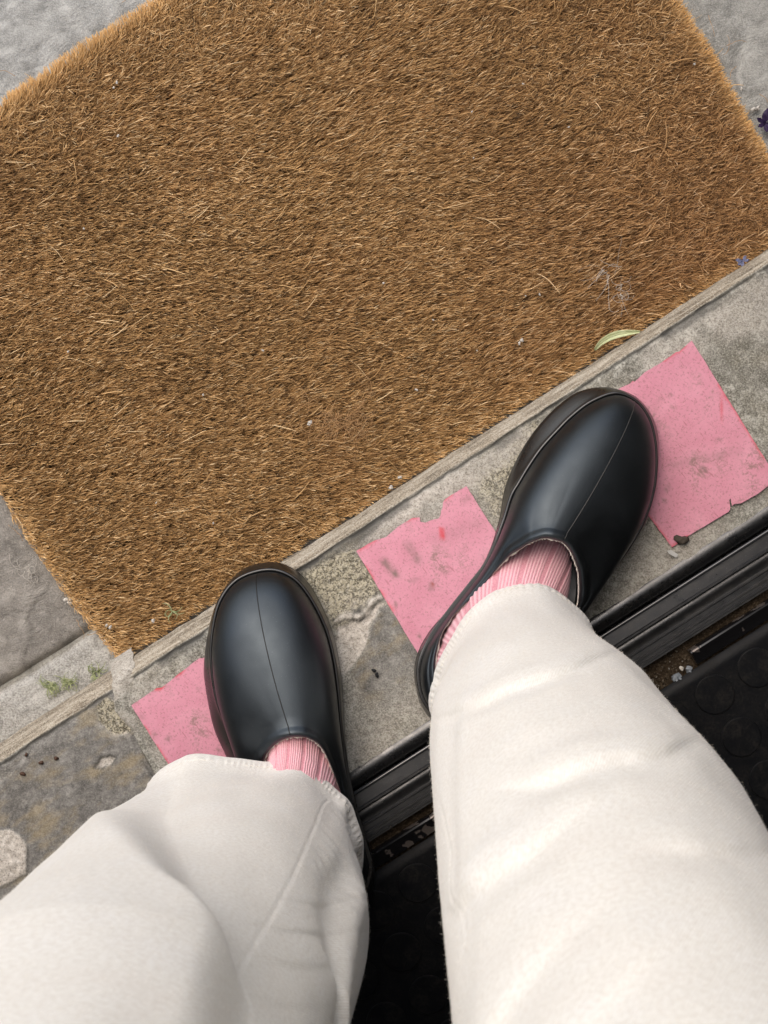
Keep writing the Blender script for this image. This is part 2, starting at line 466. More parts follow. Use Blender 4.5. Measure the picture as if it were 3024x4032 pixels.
# the shop the person stands in: front wall, door reveals, ceiling, floor, side and back walls
def wall_box(name, s0, s1, t0, t1, z0, z1, mat, **kw):
    q = st([s0, s1, s1, s0], [t0, t0, t1, t1])
    V = [(*p, z0) for p in q]+[(*p, z1) for p in q]
    return mesh(name, V, [(3, 2, 1, 0), (4, 5, 6, 7), (0, 1, 5, 4), (1, 2, 6, 5), (2, 3, 7, 6), (3, 0, 4, 7)], None, mat, False, kind='structure', **kw)
MAT_WALL = M('painted_render', 0.85, 0.2).color((0.25, 0.24, 0.22)).m
MAT_ROOM = M('dark_shop_interior', 0.85, 0.2).color((0.13, 0.12, 0.11)).m
wall_box('front_wall', -4, -0.80, -0.20, 0.02, -0.03, 4.5, MAT_WALL)
wall_box('front_wall', 0.72, 4, -0.20, 0.02, -0.03, 4.5, MAT_WALL)
wall_box('front_wall', -0.797, 0.717, -0.30, -0.14, 2.25, 4.5, MAT_WALL)
MAT_FRONT = M('dark_pier_paint', 0.5, 0.4).color((0.035, 0.038, 0.04)).m
wall_box('added_porch_wall', -0.80, -0.66, 0.023, 0.62, -0.03, 3.2, MAT_FRONT)      # unseen piers, added because the clogs' sides reflect something dark
wall_box('added_porch_wall', 0.78, 0.92, 0.023, 0.62, -0.03, 3.2, MAT_FRONT)
wall_box('ceiling', -3, 3, -4.0, -0.305, 2.6, 2.7, MAT_ROOM)
wall_box('side_wall', -3.1, -3.0, -4.0, -0.205, -0.03, 2.7, MAT_ROOM)
wall_box('side_wall', 3.0, 3.1, -4.0, -0.205, -0.03, 2.7, MAT_ROOM)
wall_box('back_wall', -3.1, 3.1, -4.1, -4.003, -0.03, 2.7, MAT_ROOM)

# ------------------------------------------------------------------ doorstep
STEP_Z = 0.058
door = bpy.data.objects.new('doorstep', None); COL.objects.link(door); door['kind'] = 'structure'
def Fpoly(pts, z=STEP_Z): return np.array([Fst(x, y, z) for x, y in pts])
# patches traced on the stone
PALE = Fpoly([(1500, 2375), (1525, 2372), (1502, 2395), (1490, 2425), (1455, 2455), (1452, 2490), (1440, 2540), (1425, 2575), (1395, 2605), (1350, 2660), (1300, 2640), (1310, 2560), (1330, 2470), (1370, 2470), (1420, 2420)])
DARKC = Fpoly([(1500, 2398), (1522, 2374), (1650, 2575), (1710, 2660), (1660, 2760), (1560, 2800), (1440, 2760), (1385, 2650), (1405, 2600), (1440, 2545), (1457, 2480), (1465, 2450), (1495, 2425)])
LICH = Fpoly([(1180, 2250), (1300, 2170), (1400, 2170), (1500, 2330), (1440, 2380), (1380, 2460), (1320, 2470), (1260, 2360)])
LICH2 = Fpoly([(1880, 1905), (2010, 1800), (2120, 1640), (2010, 2060), (1940, 2010)])
PALE2 = Fpoly([(1500, 2040), (1700, 1920), (1900, 1800), (2060, 1690), (2100, 1720), (1990, 1830), (1880, 1900), (1740, 1950), (1640, 2020), (1420, 2160)])
PALE3 = Fpoly([(2760, 1260), (3050, 1070), (3100, 1300), (2850, 1330)])
ROUGH_L = Fpoly([(380, 2790), (430, 2745), (475, 2800), (520, 2870), (500, 2900), (440, 2895), (390, 2850)])
SLATE_L = Fpoly([(100, 2985), (230, 2880), (310, 2845), (365, 2840), (420, 2890), (470, 2905), (520, 2880), (545, 2960), (900, 3500), (200, 3900), (-900, 4200), (-900, 3300), (40, 3060)])
CONC_L = Fpoly([(-200, 3290), (40, 3255), (90, 3290), (118, 3360), (110, 3430), (40, 3470), (-200, 3560)])
CHIP_L = Fpoly([(372, 3018), (400, 2985), (440, 2968), (462, 2985), (450, 3010), (415, 3020)])
JOINT = np.array([Fst(x, y, STEP_Z) for x, y in [(470, 2640), (455, 2690), (472, 2790), (523, 2870), (561, 2950), (700, 3200), (800, 3400)]])
def joint_s(t): return np.interp(t, JOINT[::-1, 1], JOINT[::-1, 0])

def step_slab(s_lo, s_hi, name, left):
    res = 0.0016
    tv = np.concatenate([np.arange(-0.012, 0.150, res), np.linspace(0.150, 0.172, 14)[1:]])   # tread
    nb, nd = 13, 5
    ns = int((s_hi-s_lo)/res)
    sg = np.linspace(0, 1, ns)
    rows = []; att = {k: [] for k in ('lichen', 'pale', 'slate', 'arris', 'crack')}
    def smap(t):                       # each slab follows the ragged joint line
        lo = np.full(ns, s_lo); hi = np.full(ns, s_hi)
        jl = joint_s(t)+0.0015*fbm(np.array([t*70.0]), np.array([2.2]), 21, 3)[0]
        if left: return s_lo+(jl-0.001-s_lo)*sg
        return jl+0.004+(s_hi-jl-0.004)*sg
    def tread(S, T):
        z = STEP_Z+0.0011*fbm(S*16, T*16, 30, 4)+0.0007*fbm(S*70, T*70, 33, 4)
        lay = fbm(S*14+9, T*26, 36, 4)
        z = z+0.0007*np.round(lay*4)/4
        xy = np.stack([S, T], -1)
        wx = xy+0.0035*np.stack([fbm(S*90, T*90, 40, 4), fbm(S*90+50, T*90, 44, 4)], -1)
        k = {}
        if left:
            sl = sstep(-0.001, 0.001, poly_sd(wx, SLATE_L)); cc = sstep(-0.001, 0.001, poly_sd(wx, CONC_L)); ch = sstep(-0.0007, 0.0007, poly_sd(wx, CHIP_L))
            rg = sstep(-0.002, 0.001, poly_sd(wx, ROUGH_L))
            k['slate'] = sl*(1-cc)*(1-ch)+0.75*(1-sl)*(1-rg); k['pale'] = np.clip(cc+ch*0.8, 0, 1); k['lichen'] = rg
            rim = np.exp(-(poly_sd(wx, SLATE_L)/0.0016)**2); k['pale'] = np.clip(k['pale']+0.55*rim*(vnoise(S*160, T*160, 3) > 0.35), 0, 1)
            z = z+0.0014*sl+0.002*cc+0.0015*cc*fbm(S*220, T*220, 48, 3)-0.0012*rg-0.0016*ch
            k['crack'] = 0.8*np.exp(-(poly_sd(wx, CHIP_L)/0.0009)**2)+0.35*np.exp(-(poly_sd(wx, SLATE_L)/0.0011)**2)*(vnoise(S*90, T*90, 8) > 0.6)
            gr = ((S < Fst(110, 3020, STEP_Z)[0])).astype(float)
            z = z+0.0004*np.sin((T+0.3*S)*2800)*gr*(1-cc)*sstep(0.10, 0.12, T)
        else:
            p1 = sstep(-0.001, 0.001, poly_sd(wx, PALE)); p2 = sstep(-0.006, 0.004, poly_sd(wx, PALE2)); p3 = sstep(-0.01, 0.006, poly_sd(wx, PALE3))
            l1 = sstep(-0.006, 0.003, poly_sd(wx, LICH)); l2 = sstep(-0.008, 0.004, poly_sd(wx, LICH2))
            gen = sstep(0.05, 0.45, fbm(S*13+4, T*13, 52, 4))
            k['pale'] = np.clip(p1*0.9+0.5*p2+0.45*p3+0.38*gen, 0, 1); k['lichen'] = np.clip(l1+0.7*l2+0.25*sstep(0.1, 0.5, fbm(S*15, T*15, 57, 4)), 0, 1)*(1-p1)
            dk = sstep(0.0, 0.5, fbm(S*10+2, T*10+7, 60, 4)); k['slate'] = 0.6*dk*(1-np.clip(k['lichen']+k['pale'], 0, 1))
            dk2 = sstep(-0.0012, 0.0012, poly_sd(wx, DARKC)+0.006*sstep(0.050, 0.030, T)*0)*(1-p1)*sstep(0.012, 0.055, T)
            k['slate'] = np.maximum(k['slate'], 0.85*dk2); k['pale'] = k['pale']*(1-dk2); k['lichen'] = k['lichen']*(1-dk2)
            z = z-0.0016*p1+0.0008*l1*fbm(S*180, T*180, 49, 3)
            k['crack'] = 0.5*np.exp(-((poly_sd(wx, PALE)-0.0006)/0.0006)**2)*(vnoise(S*120, T*120, 5) > 0.55)
            for pl in ([(1412, 2424), (1450, 2402), (1470, 2372), (1500, 2345)], [(1330, 2440), (1362, 2420), (1412, 2424)]):
                dd, _, _ = line_d(wx, Fpoly(pl)); fl = np.exp(-(dd/0.0022)**2)
                z = z+0.0018*fl; k['lichen'] = np.clip(k['lichen']*(1-fl), 0, 1); k['pale'] = np.clip(k['pale']+0.8*fl, 0, 1); k['crack'] = k['crack']+0.6*np.exp(-((dd-0.0035)/0.0012)**2)*(vnoise(S*130, T*130, 6) > 0.4)
        k['crack'] = np.clip(k['crack'], 0, 1)
        return z, k
    def push(S, T, z, k, arr):
        z = np.zeros(ns)+z
        rows.append(np.concatenate([st(S, T), z[:, None]], -1))
        for key in att: att[key].append(arr if key == 'arris' else k.get(key, np.zeros(ns)))
    for tt in tv:
        S = smap(tt if tt < 0.16 else 0.16); t1 = T1(S); T = np.minimum(tt, 10)*np.ones(ns)
        T = np.where(tt > 0.12, 0.12+(tt-0.12)/(0.172-0.12)*(t1-0.12), T)
        z, k = tread(S, T)
        dE = t1-T
        cr = np.exp(-((dE-0.0012+0.0012*fbm(S*120, T*0, 63, 3))/0.0014)**2)
        crs = 0.95*cr*(0.35+0.65*(vnoise(S*35, T*0+3, 9) > 0.3))
        strip = sstep(0.0100, 0.0050, dE+0.003*fbm(S*60, T*60, 68, 3))*sstep(-0.02, 0.22, fbm(S*20, T*0+1, 66, 3))
        k['crack'] = np.clip(k['crack']+crs+0.62*strip, 0, 1)
        z = z-0.0018*cr-0.0006*strip
        push(S, T, z, k, np.zeros(ns))
    S0 = smap(0.166); t1 = T1(S0); bw = band_w(S0); zE = STEP_Z-0.0005
    for j in range(nb):
        f = (j+1)/nb
        T = t1+bw*f+0.0009*fbm(S0*50, T*0+f*2, 70, 3)*f
        z = zE-0.020*f**1.7+0.0012*fbm(S0*26, T*0+f*3, 72, 4)+0.0005*fbm(S0*140, T*0+f*9, 75, 3)
        push(S0, T, z, {}, np.full(ns, sstep(0, 0.15, f)))
    for j in range(nd):
        f = (j+1)/nd
        push(S0, t1+bw+0.0008*f, zE-0.020-(0.045)*f, {}, np.ones(ns))
    V = np.concatenate(rows); nv = len(rows)
    return mesh(name, V, gfaces(ns, nv), door, MAT_STEP, True, {k: np.concatenate(a) for k, a in att.items()})
step_slab(-0.62, 0, 'step_stone', True)
step_slab(0, 0.70, 'step_stone', False)

def mortar_joint():
    n = 90; w = 9; rows = []
    tt = np.concatenate([np.linspace(-0.01, 0.158, n-16), np.linspace(0.16, 0.181, 16)])
    for t in tt:
        c = joint_s(min(t, 0.166))+0.0012; over = sstep(0.115, 0.15, t)
        hw0 = 0.004+0.0030*over+0.001*fbm(np.array([t*120]), np.array([1.]), 80, 3)[0]
        hw1 = 0.005+0.011*over*(1-0.4*sstep(0.158, 0.175, t))+0.006*over*fbm(np.array([t*110]), np.array([6.]), 83, 3)[0]
        x = np.linspace(-1, 1, w)
        S = c+np.where(x < 0, x*hw0, x*hw1)
        top = STEP_Z+0.0004+0.0012*over if t < 0.163 else STEP_Z+0.0010-0.020*((t-0.163)/0.013)**1.7
        z = top+0.0020*over*fbm(S*110, S*0+t*110, 86, 4)-0.0045*np.abs(x)**3
        rows.append(np.concatenate([st(S, np.full(w, t)), z[:, None]], -1))
    V = np.concatenate(rows); sT = to_st(V)
    mesh('mortar_joint', V, gfaces(w, n), door, MAT_STEP, True, {'pale': 0.6*sstep(0.1, 0.15, sT[:, 1])*sstep(0.25, 0.6, vnoise(sT[:, 0]*110, sT[:, 1]*110, 11))})
mortar_joint()

# ------------------------------------------------------------------ door threshold and rubber floor
thr = thing('door_threshold', 'black metal door threshold with rounded nosing and grooves behind the stone step', 'threshold', (*st(0.0, -0.03), 0.03))
def extrude(name, prof, s0, s1, mat, parent, smooth=True, seg=60, wob=0.0):
    """closed profile (t, z) swept along the sill"""
    prof = np.asarray(prof, float); k = len(prof); ss = np.linspace(s0, s1, seg)
    rows = []
    for s in ss:
        w = wob*fbm(np.array([s*14]), np.array([3.]), 88, 3)[0]
        rows.append(np.concatenate([st(np.full(k, s), prof[:, 0]+w), prof[:, 1:2]], -1))
    V = np.concatenate(rows)-np.array([*thr.location]) if parent is thr else np.concatenate(rows)
    Fs = [tuple(f) for f in gfaces(k, seg, True)]
    Fs.append(tuple(range(k))); Fs.append(tuple(range((seg-1)*k, seg*k))[::-1])
    o = mesh(name, V, Fs, parent, mat, smooth)
    if smooth:
        md = o.modifiers.new('split', 'EDGE_SPLIT'); md.split_angle = math.radians(38)
    return o
def arc(tc, zc, r, a0, a1, n): return [(tc+r*math.cos(math.radians(a)), zc+r*math.sin(math.radians(a))) for a in np.linspace(a0, a1, n)]
extrude('nosing_bar', arc(-0.0105, 0.0485, 0.0108, -60, 240, 26), -0.79, 0.71, MAT_SILL, thr)
extrude('bead', arc(-0.0232, 0.0545, 0.0017, 0, 330, 12), -0.79, 0.71, MAT_GLOSS, thr)
extrude('tread_plate', [(-0.0250, 0.045), (-0.0250, 0.0535), (-0.0350, 0.0540), (-0.0358, 0.0552), (-0.0372, 0.0552), (-0.0380, 0.0535), (-0.0380, 0.045)], -0.79, 0.71, MAT_SILL_DULL, thr)
extrude('channel', [(-0.0382, 0.040), (-0.0382, 0.0500), (-0.0400, 0.0512), (-0.0440, 0.0512), (-0.0460, 0.0498), (-0.0490, 0.0498), (-0.0498, 0.0510), (-0.0512, 0.0510), (-0.0520, 0.0492), (-0.0560, 0.0492), (-0.0565, 0.0503), (-0.0578, 0.0503), (-0.0583, 0.0488), (-0.0610, 0.0488), (-0.0615, 0.0498), (-0.0628, 0.0498), (-0.0633, 0.0480), (-0.0655, 0.0480), (-0.0660, 0.040)], -0.79, 0.71, MAT_SILL_DULL, thr)
sG = float(Fst(2726, 2583, 0.045)[0])
for a, b in ((-0.79, sG-0.085), (sG, 0.71)):
    extrude('metal_strip', [(-0.0745, 0.036), (-0.0745, 0.0470), (-0.0752, 0.0485), (-0.0766, 0.0488), (-0.0780, 0.0478), (-0.0880, 0.0440), (-0.0885, 0.036)], a, b, MAT_STRIP, thr)

gap = []
n1, n2 = 700, 16
S, T = np.meshgrid(np.linspace(-0.79, 0.71, n1), np.linspace(-0.096, -0.060, n2))
Z = 0.0365+0.0022*fbm(S*70, T*70, 90, 4)
mesh('packed_dirt', np.concatenate([st(S, T), Z[..., None]], -1).reshape(-1, 3), gfaces(n1, n2), None, MAT_DIRT, True, kind='stuff', label='packed dirt in the gap behind the threshold', category='dirt')
V = []; Fc = []
for i in range(110):
    s = RNG.uniform(sG-0.09, sG) if i < 150 else RNG.uniform(-0.5, 0.4); t = RNG.uniform(-0.0900, -0.067) if i < 150 else RNG.uniform(-0.0740, -0.0668)
    v, f = pebble((*st(s, t), 0.0378), RNG.uniform(0.0004, 0.0010), 500+i, 0.7, 6, 4)
    b = len(V); V += v; Fc += [tuple(b+k for k in q) for q in f]
MAT_GRIT = M('sandy_grit', 0.9, 0.2); MAT_GRIT.color(MAT_GRIT.ramp(MAT_GRIT.noise(250, 2), [(0.3, (0.06, 0.045, 0.03)), (0.55, (0.14, 0.115, 0.085)), (0.7, (0.34, 0.32, 0.28))]))
mesh('grit', V, Fc, None, MAT_GRIT.m, True, kind='stuff', label='sandy grit in the gap behind the threshold', category='grit')

FLOOR_Z = 0.0455
floor = thing('rubber_floor_mat', 'black rubber floor mat with raised round studs inside the doorway', 'floor mat', (*st(0.0, -0.5), FLOOR_Z))
S, T = np.meshgrid(np.linspace(-0.9, 0.75, 330), np.linspace(-0.80, -0.0905, 150))
Z = FLOOR_Z+0.0005*fbm(S*30, T*30, 95, 4)-0.004*(T > -0.0915)
mesh('rubber_sheet', np.concatenate([st(S, T), Z[..., None]], -1).reshape(-1, 3)-np.array([*floor.location]), gfaces(330, 150), floor, MAT_FLOOR, True)
def stud_mesh():
    V = [(0, 0, 0.0008)]; n = 28
    for r, z in ((0.0160, 0.0008), (0.0166, 0.0006), (0.0169, 0.0001), (0.0170, -0.001)):
        V += [(r*math.cos(2*math.pi*k/n), r*math.sin(2*math.pi*k/n), z) for k in range(n)]
    Fs = [(0, 1+k, 1+(k+1) % n) for k in range(n)]
    for j in range(3):
        Fs += [(1+j*n+k, 1+(j+1)*n+k, 1+(j+1)*n+(k+1) % n, 1+j*n+(k+1) % n) for k in range(n)]
    return V, Fs
s0, t0 = Fst(2813, 2735, FLOOR_Z); pit = 0.0425
V, Fs = stud_mesh()
sm = None
for j in range(0, 7):
    for i in range(-14, 5):
        s = s0+i*pit; t = t0-j*pit
        if s < -0.45 or s > 0.42: continue
        p = np.array([*st(s, t), FLOOR_Z+0.0003])-np.array([*floor.location])
        if sm is None:
            o = mesh('stud', V, Fs, floor, MAT_FLOOR, False); sm = o.data
        else:
            o = link('stud', sm, floor)
        o.location = p; o.rotation_euler = (0, 0, random.random()*6)

# ------------------------------------------------------------------ pink tape squares
def tape(poly, label, scuffs, raws):
    pl = np.array([P(x, y, STEP_Z)[:2] for x, y in poly])
    c = pl.mean(0); res = 0.0016
    lo = pl.min(0); hi = pl.max(0)
    nx = int((hi[0]-lo[0])/res)+2; ny = int((hi[1]-lo[1])/res)+2
    # outline, then a fine interior by delaunay
    from mathutils.geometry import delaunay_2d_cdt
    ring = []
    for i in range(len(pl)):
        a = pl[i]; b = pl[(i+1) % len(pl)]; m = max(1, int(np.linalg.norm(b-a)/0.0030))
        for k in range(m):
            q = a+(b-a)*k/m
            if k: q = q+0.00035*np.array([fbm(np.array([q[0]*300]), np.array([q[1]*300]), 4, 3)[0], fbm(np.array([q[0]*300]), np.array([q[1]*300+9]), 7, 3)[0]])
            ring.append(q)
    gx, gy = np.meshgrid(np.arange(lo[0], hi[0], 0.0022), np.arange(lo[1], hi[1], 0.0022))
    g = np.stack([gx, gy], -1).reshape(-1, 2); g = g[poly_sd(g, pl) > 0.0012]
    pts = [Vector(q) for q in ring]+[Vector(q) for q in g]
    vs, es, fs, *_ = delaunay_2d_cdt(pts, [], [list(range(len(ring)))], 1, 1e-6)
    xy = np.array([tuple(v) for v in vs]); S_T = to_st(xy)
    Z = STEP_Z+0.0024+0.0007*fbm(S_T[:, 0]*16, S_T[:, 1]*16, 30, 4)+0.0003*fbm(S_T[:, 0]*60, S_T[:, 1]*60, 98, 3)
    n = len(xy); sd = poly_sd(xy, pl)
    sc = np.zeros(n); rw = 0.55*np.exp(-(sd/0.0012)**2)*(vnoise(xy[:, 0]*60, xy[:, 1]*60, 12) > 0.55)
    for (a, b, w, k) in scuffs:
        d, _, _ = line_d(xy, [P(*a, STEP_Z)[:2], P(*b, STEP_Z)[:2]]); sc = np.maximum(sc, k*np.exp(-(d/w)**2)*(0.35+0.9*vnoise(xy[:, 0]*700, xy[:, 1]*700, 13)))
    for (a, b, w, k) in raws:
        d, _, _ = line_d(xy, [P(*a, STEP_Z)[:2], P(*b, STEP_Z)[:2]]); rw = np.maximum(rw, k*np.exp(-(d/w)**2))
    top = np.concatenate([xy, Z[:, None]], 1); bot = top.copy(); bot[:, 2] -= 0.0006
    Fs = [tuple(f) for f in fs]+[tuple(n+i for i in f)[::-1] for f in fs]
    cnt = {}
    for f in fs:
        for i in range(len(f)):
            e = (f[i], f[(i+1) % len(f)]); cnt[e] = 1
    for (a, b) in list(cnt):
        if (b, a) not in cnt: Fs.append((b, a, n+a, n+b))
    o = mesh('pink_tape', np.concatenate([top, bot])-np.array([c[0], c[1], STEP_Z]), Fs, None, MAT_TAPE, False,
             {'scuff': np.clip(np.tile(sc, 2), 0, 1), 'raw': np.clip(np.tile(rw, 2), 0, 1)}, label=label, category='tape', group='pink tape squares stuck on the doorstep')
    o.location = (c[0], c[1], STEP_Z)
tape([(2721, 1342), (3011, 1810), (3040, 1860), (3024, 1911), (2980, 1945), (2916, 1982), (2890, 1984), (2880, 1992), (2874, 1962), (2868, 1970), (2873, 2000), (2868, 2014), (2706, 2111), (2645, 2155), (2547, 2026), (2430, 1840), (2310, 1615), (2442, 1528), (2478, 1512), (2489, 1501), (2497, 1504), (2537, 1467), (2600, 1430), (2660, 1388), (2672, 1386), (2679, 1379)],
     'largest pink tape square, right of the right clog, notched along its lower edge',
     [((2758, 1842), (2775, 1850), 0.0022, 0.8), ((2620, 1930), (2632, 1915), 0.0016, 0.7), ((2614, 1970), (2616, 1974), 0.0012, 0.9), ((2634, 1560), (2640, 1556), 0.0012, 0.6), ((2640, 1600), (2655, 1608), 0.0012, 0.6), ((2812, 1740), (2835, 1728), 0.0012, 0.5), ((2650, 1830), (2900, 1780), 0.004, 0.25)],
     [((2835, 1560), (2842, 1670), 0.0006, 0.5), ((2845, 1530), (2850, 1560), 0.0022, 0.4)])
tape([(1403, 2169), (1475, 2128), (1520, 2115), (1565, 2075), (1622, 2040), (1652, 2037), (1655, 2055), (1675, 2058), (1698, 2048), (1726, 2042), (1734, 2030), (1737, 2010), (1742, 2000), (1744, 1978), (1752, 1966), (1775, 1950), (1836, 1914), (1952, 2098), (2040, 2250), (1960, 2400), (1690, 2640), (1645, 2572), (1520, 2365)],
     'middle pink tape square between the two clogs, with a torn upper edge',
     [((1512, 2210), (1560, 2265), 0.0034, 0.75), ((1605, 2145), (1645, 2205), 0.004, 0.5), ((1610, 2288), (1645, 2280), 0.0012, 0.9), ((1695, 2318), (1703, 2300), 0.002, 1.0), ((1750, 2255), (1752, 2262), 0.001, 0.9), ((1556, 2385), (1560, 2375), 0.0014, 0.9), ((1650, 2502), (1652, 2504), 0.0014, 0.9), ((1825, 1970), (1845, 1960), 0.003, 0.4), ((1720, 2130), (1880, 2060), 0.006, 0.2)],
     [((1738, 2085), (1742, 2115), 0.0018, 1.0), ((1494, 2330), (1505, 2345), 0.0022, 0.7), ((1520, 2375), (1545, 2400), 0.0018, 0.6), ((1700, 2304), (1703, 2302), 0.001, 0.8), ((1410, 2168), (1480, 2128), 0.0009, 0.8)])
tape([(519, 2776), (617, 2709), (640, 2706), (651, 2695), (675, 2678), (698, 2658), (722, 2640), (759, 2610), (786, 2591), (807, 2589), (880, 2545), (1040, 2810), (1000, 3060), (860, 3120), (800, 3220), (641, 2970)],
     'pink tape square under the left clog, partly hidden by the trouser leg',
     [((562, 2821), (566, 2823), 0.0012, 0.8), ((605, 2896), (612, 2890), 0.0024, 0.5), ((660, 2910), (668, 2902), 0.0018, 0.6), ((780, 2708), (784, 2712), 0.001, 0.8), ((862, 2950), (866, 2955), 0.0016, 0.8)],
     [((617, 2709), (640, 2706), 0.001, 1.0), ((698, 2658), (720, 2642), 0.0009, 0.9)])

# ------------------------------------------------------------------ coir doormat
MZ = 0.022
def mat_q(px, py): return np.array(P(px, py, MZ)[:2])
BL, BR, TR, TL = mat_q(436, 2612), mat_q(3190, 868), mat_q(2115, -1000), mat_q(-790, 890)
dm = thing('doormat', 'thick brown coir doormat lying on the paving against the stone step', 'doormat', (*((BL+BR+TR+TL)/4), 0.002))
dl = np.array([*dm.location])
def quad(u, v): return (BL*(1-u)[:, None]+BR*u[:, None])*(1-v)[:, None]+(TL*(1-u)[:, None]+TR*u[:, None])*v[:, None]
cs = np.array([BL, BR, TR, TL]); cc = cs.mean(0); cin = cc+(cs-cc)*0.985
V = [(*p, 0.0025) for p in cin]+[(*p, 0.0075) for p in cin]
mesh('backing', np.array(V)-dl, [(3, 2, 1, 0), (4, 5, 6, 7), (0, 1, 5, 4), (1, 2, 6, 5), (2, 3, 7, 6), (3, 0, 4, 7)], dm, MAT_BACKING, False)
def coir():
    N = 290000; K = 5
    u = RNG.random(N); v = RNG.random(N)
    eu = np.minimum(u, 1-u)*0.76; ev = np.minimum(v, 1-v)*0.49
    edge = np.minimum(eu, ev)
    root = quad(u, v)
    # tufts: fibres gather towards the centres of small bundles
    tx = 0.0045
    jit = np.stack([vnoise(root[:, 0]/tx, root[:, 1]/tx, 20)-0.5, vnoise(root[:, 0]/tx+31, root[:, 1]/tx, 23)-0.5], -1)
    ax = root[:, 0]; ay = root[:, 1]
    ang = math.radians(20)+0.45*fbm(ax*4+3, ay*4, 26, 3)+0.14*fbm(ax*24, ay*24, 29, 3)+0.40*jit[:, 0]+RNG.normal(0, 0.17, N)
    messy = sstep(0.25, 0.75, 0.9*fbm(ax*6+8, ay*6+2, 33, 3)+1.0*sstep(0.12, 0.36, ax)*sstep(0.0, 0.25, ay)+0.5*sstep(0.25, 0.45, ay))
    ang = ang+messy*RNG.normal(0, 0.62, N)
    d = np.stack([np.cos(ang), np.sin(ang)], -1)
    # outward lean near the rim
    uh = (BR-BL)/np.linalg.norm(BR-BL); vh = np.array([-uh[1], uh[0]])
    out = np.where((eu < ev)[:, None], np.where(u < 0.5, -1.0, 1.0)[:, None]*uh, np.where(v < 0.5, -1.0, 1.0)[:, None]*vh)
    rim = np.exp(-(edge/0.012)**2)
    low = (v < 0.5) & (ev < eu); lefts = (u < 0.5) & (eu < ev)
    side = np.where(low, 0.25, np.where(lefts, 0.45, 1.0))
    rimk = rim*side
    d = d*(1-0.8*rimk[:, None])+out*(0.95*rimk[:, None]); d /= np.linalg.norm(d, axis=1)[:, None]+1e-9
    along = np.where(eu < ev, v*0.49, u*0.76)+10*(u < 0.5)+20*(v < 0.5)
    root = root+out*(np.exp(-(edge/0.02)**2)*(0.0045*fbm(along*22, along*0+2, 38, 4)-0.001)*np.where(low, 0.25, 1.0))[:, None]
    tuft = vnoise(ax/0.005, ay/0.005, 36)
    L = 0.0125*(0.72+0.40*tuft+0.35*RNG.random(N))*(1-0.48*rim*np.where(low, 0.6, 1.0))
    lean = np.clip(1.02+0.16*RNG.normal(0, 1, N)+0.1*(messy-0.3)+0.25*rimk, 0.3, 1.4)
    long_ = RNG.random(N) < 0.0035
    L = np.where(long_, L*2.1, L); lean = np.where(long_, 1.30, lean)
    perp = np.stack([-d[:, 1], d[:, 0]], -1); curl = RNG.normal(0, 0.14, N)*(1+1.5*long_)
    wav = RNG.normal(0, 0.0005, N); wph = RNG.random(N)*6.28
    pos = np.zeros((N, K, 3)); p = np.concatenate([root+0.0009*jit, np.full((N, 1), 0.0065)], 1)
    pos[:, 0] = p; seg = L/(K-1)
    for k in range(1, K):
        f = k/(K-1); el = lean*(0.25+1.0*f)             # bends over towards the tip
        el = np.clip(el, 0, 1.50)
        hx = d+perp*(curl*(2*f-0.6))[:, None]
        p = p+np.concatenate([hx*(np.sin(el)*seg)[:, None]+perp*(wav*np.sin(wph+3*f))[:, None], (np.cos(el)*seg)[:, None]], 1)
        p[:, 2] = np.maximum(p[:, 2], 0.006)
        pos[:, k] = p
    pos -= dl
    cv = bpy.data.hair_curves.new('coir_pile'); cv.add_curves([K]*N)
    cv.position_data.foreach_set('vector', pos.reshape(-1).astype(np.float32))
    rad = (0.00016+0.00016*RNG.random(N)**2)[:, None]*np.array([1.0, 1.0, 1.0, 0.9, 0.5])[None, :]
    thick = RNG.random(N) < 0.16                       # stiff coarse bristles among the fine ones
    rad = rad*np.where(thick, 1.55, 0.95)[:, None]
    a = cv.attributes.get('radius') or cv.attributes.new('radius', 'FLOAT', 'POINT')
    a.data.foreach_set('value', rad.reshape(-1).astype(np.float32))
    patch = fbm(ax*7, ay*7, 40, 4)
    tint = np.clip(0.48+0.26*RNG.normal(0, 1, N)+0.15*(tuft-0.5)+0.11*patch+0.10*rim+0.1*long_+0.10*thick, 0, 1)
    worn = sstep(-0.02, 0.30, ax+0.10*fbm(ax*5, ay*5, 43, 3))*sstep(0.62, 0.2, ay)*(1-0.6*rim)
    for nm, val in (('tint', tint), ('worn', worn), ('edge', np.clip(rim*np.where(low, 0.15, np.where(lefts, 0.35, 1.0)), 0, 1))):
        q = cv.attributes.new(nm, 'FLOAT', 'CURVE'); q.data.foreach_set('value', val.astype(np.float32))
    o = bpy.data.objects.new('coir_pile', cv); COL.objects.link(o); o.parent = dm; cv.materials.append(MAT_COIR); o['kind'] = 'stuff'
coir()

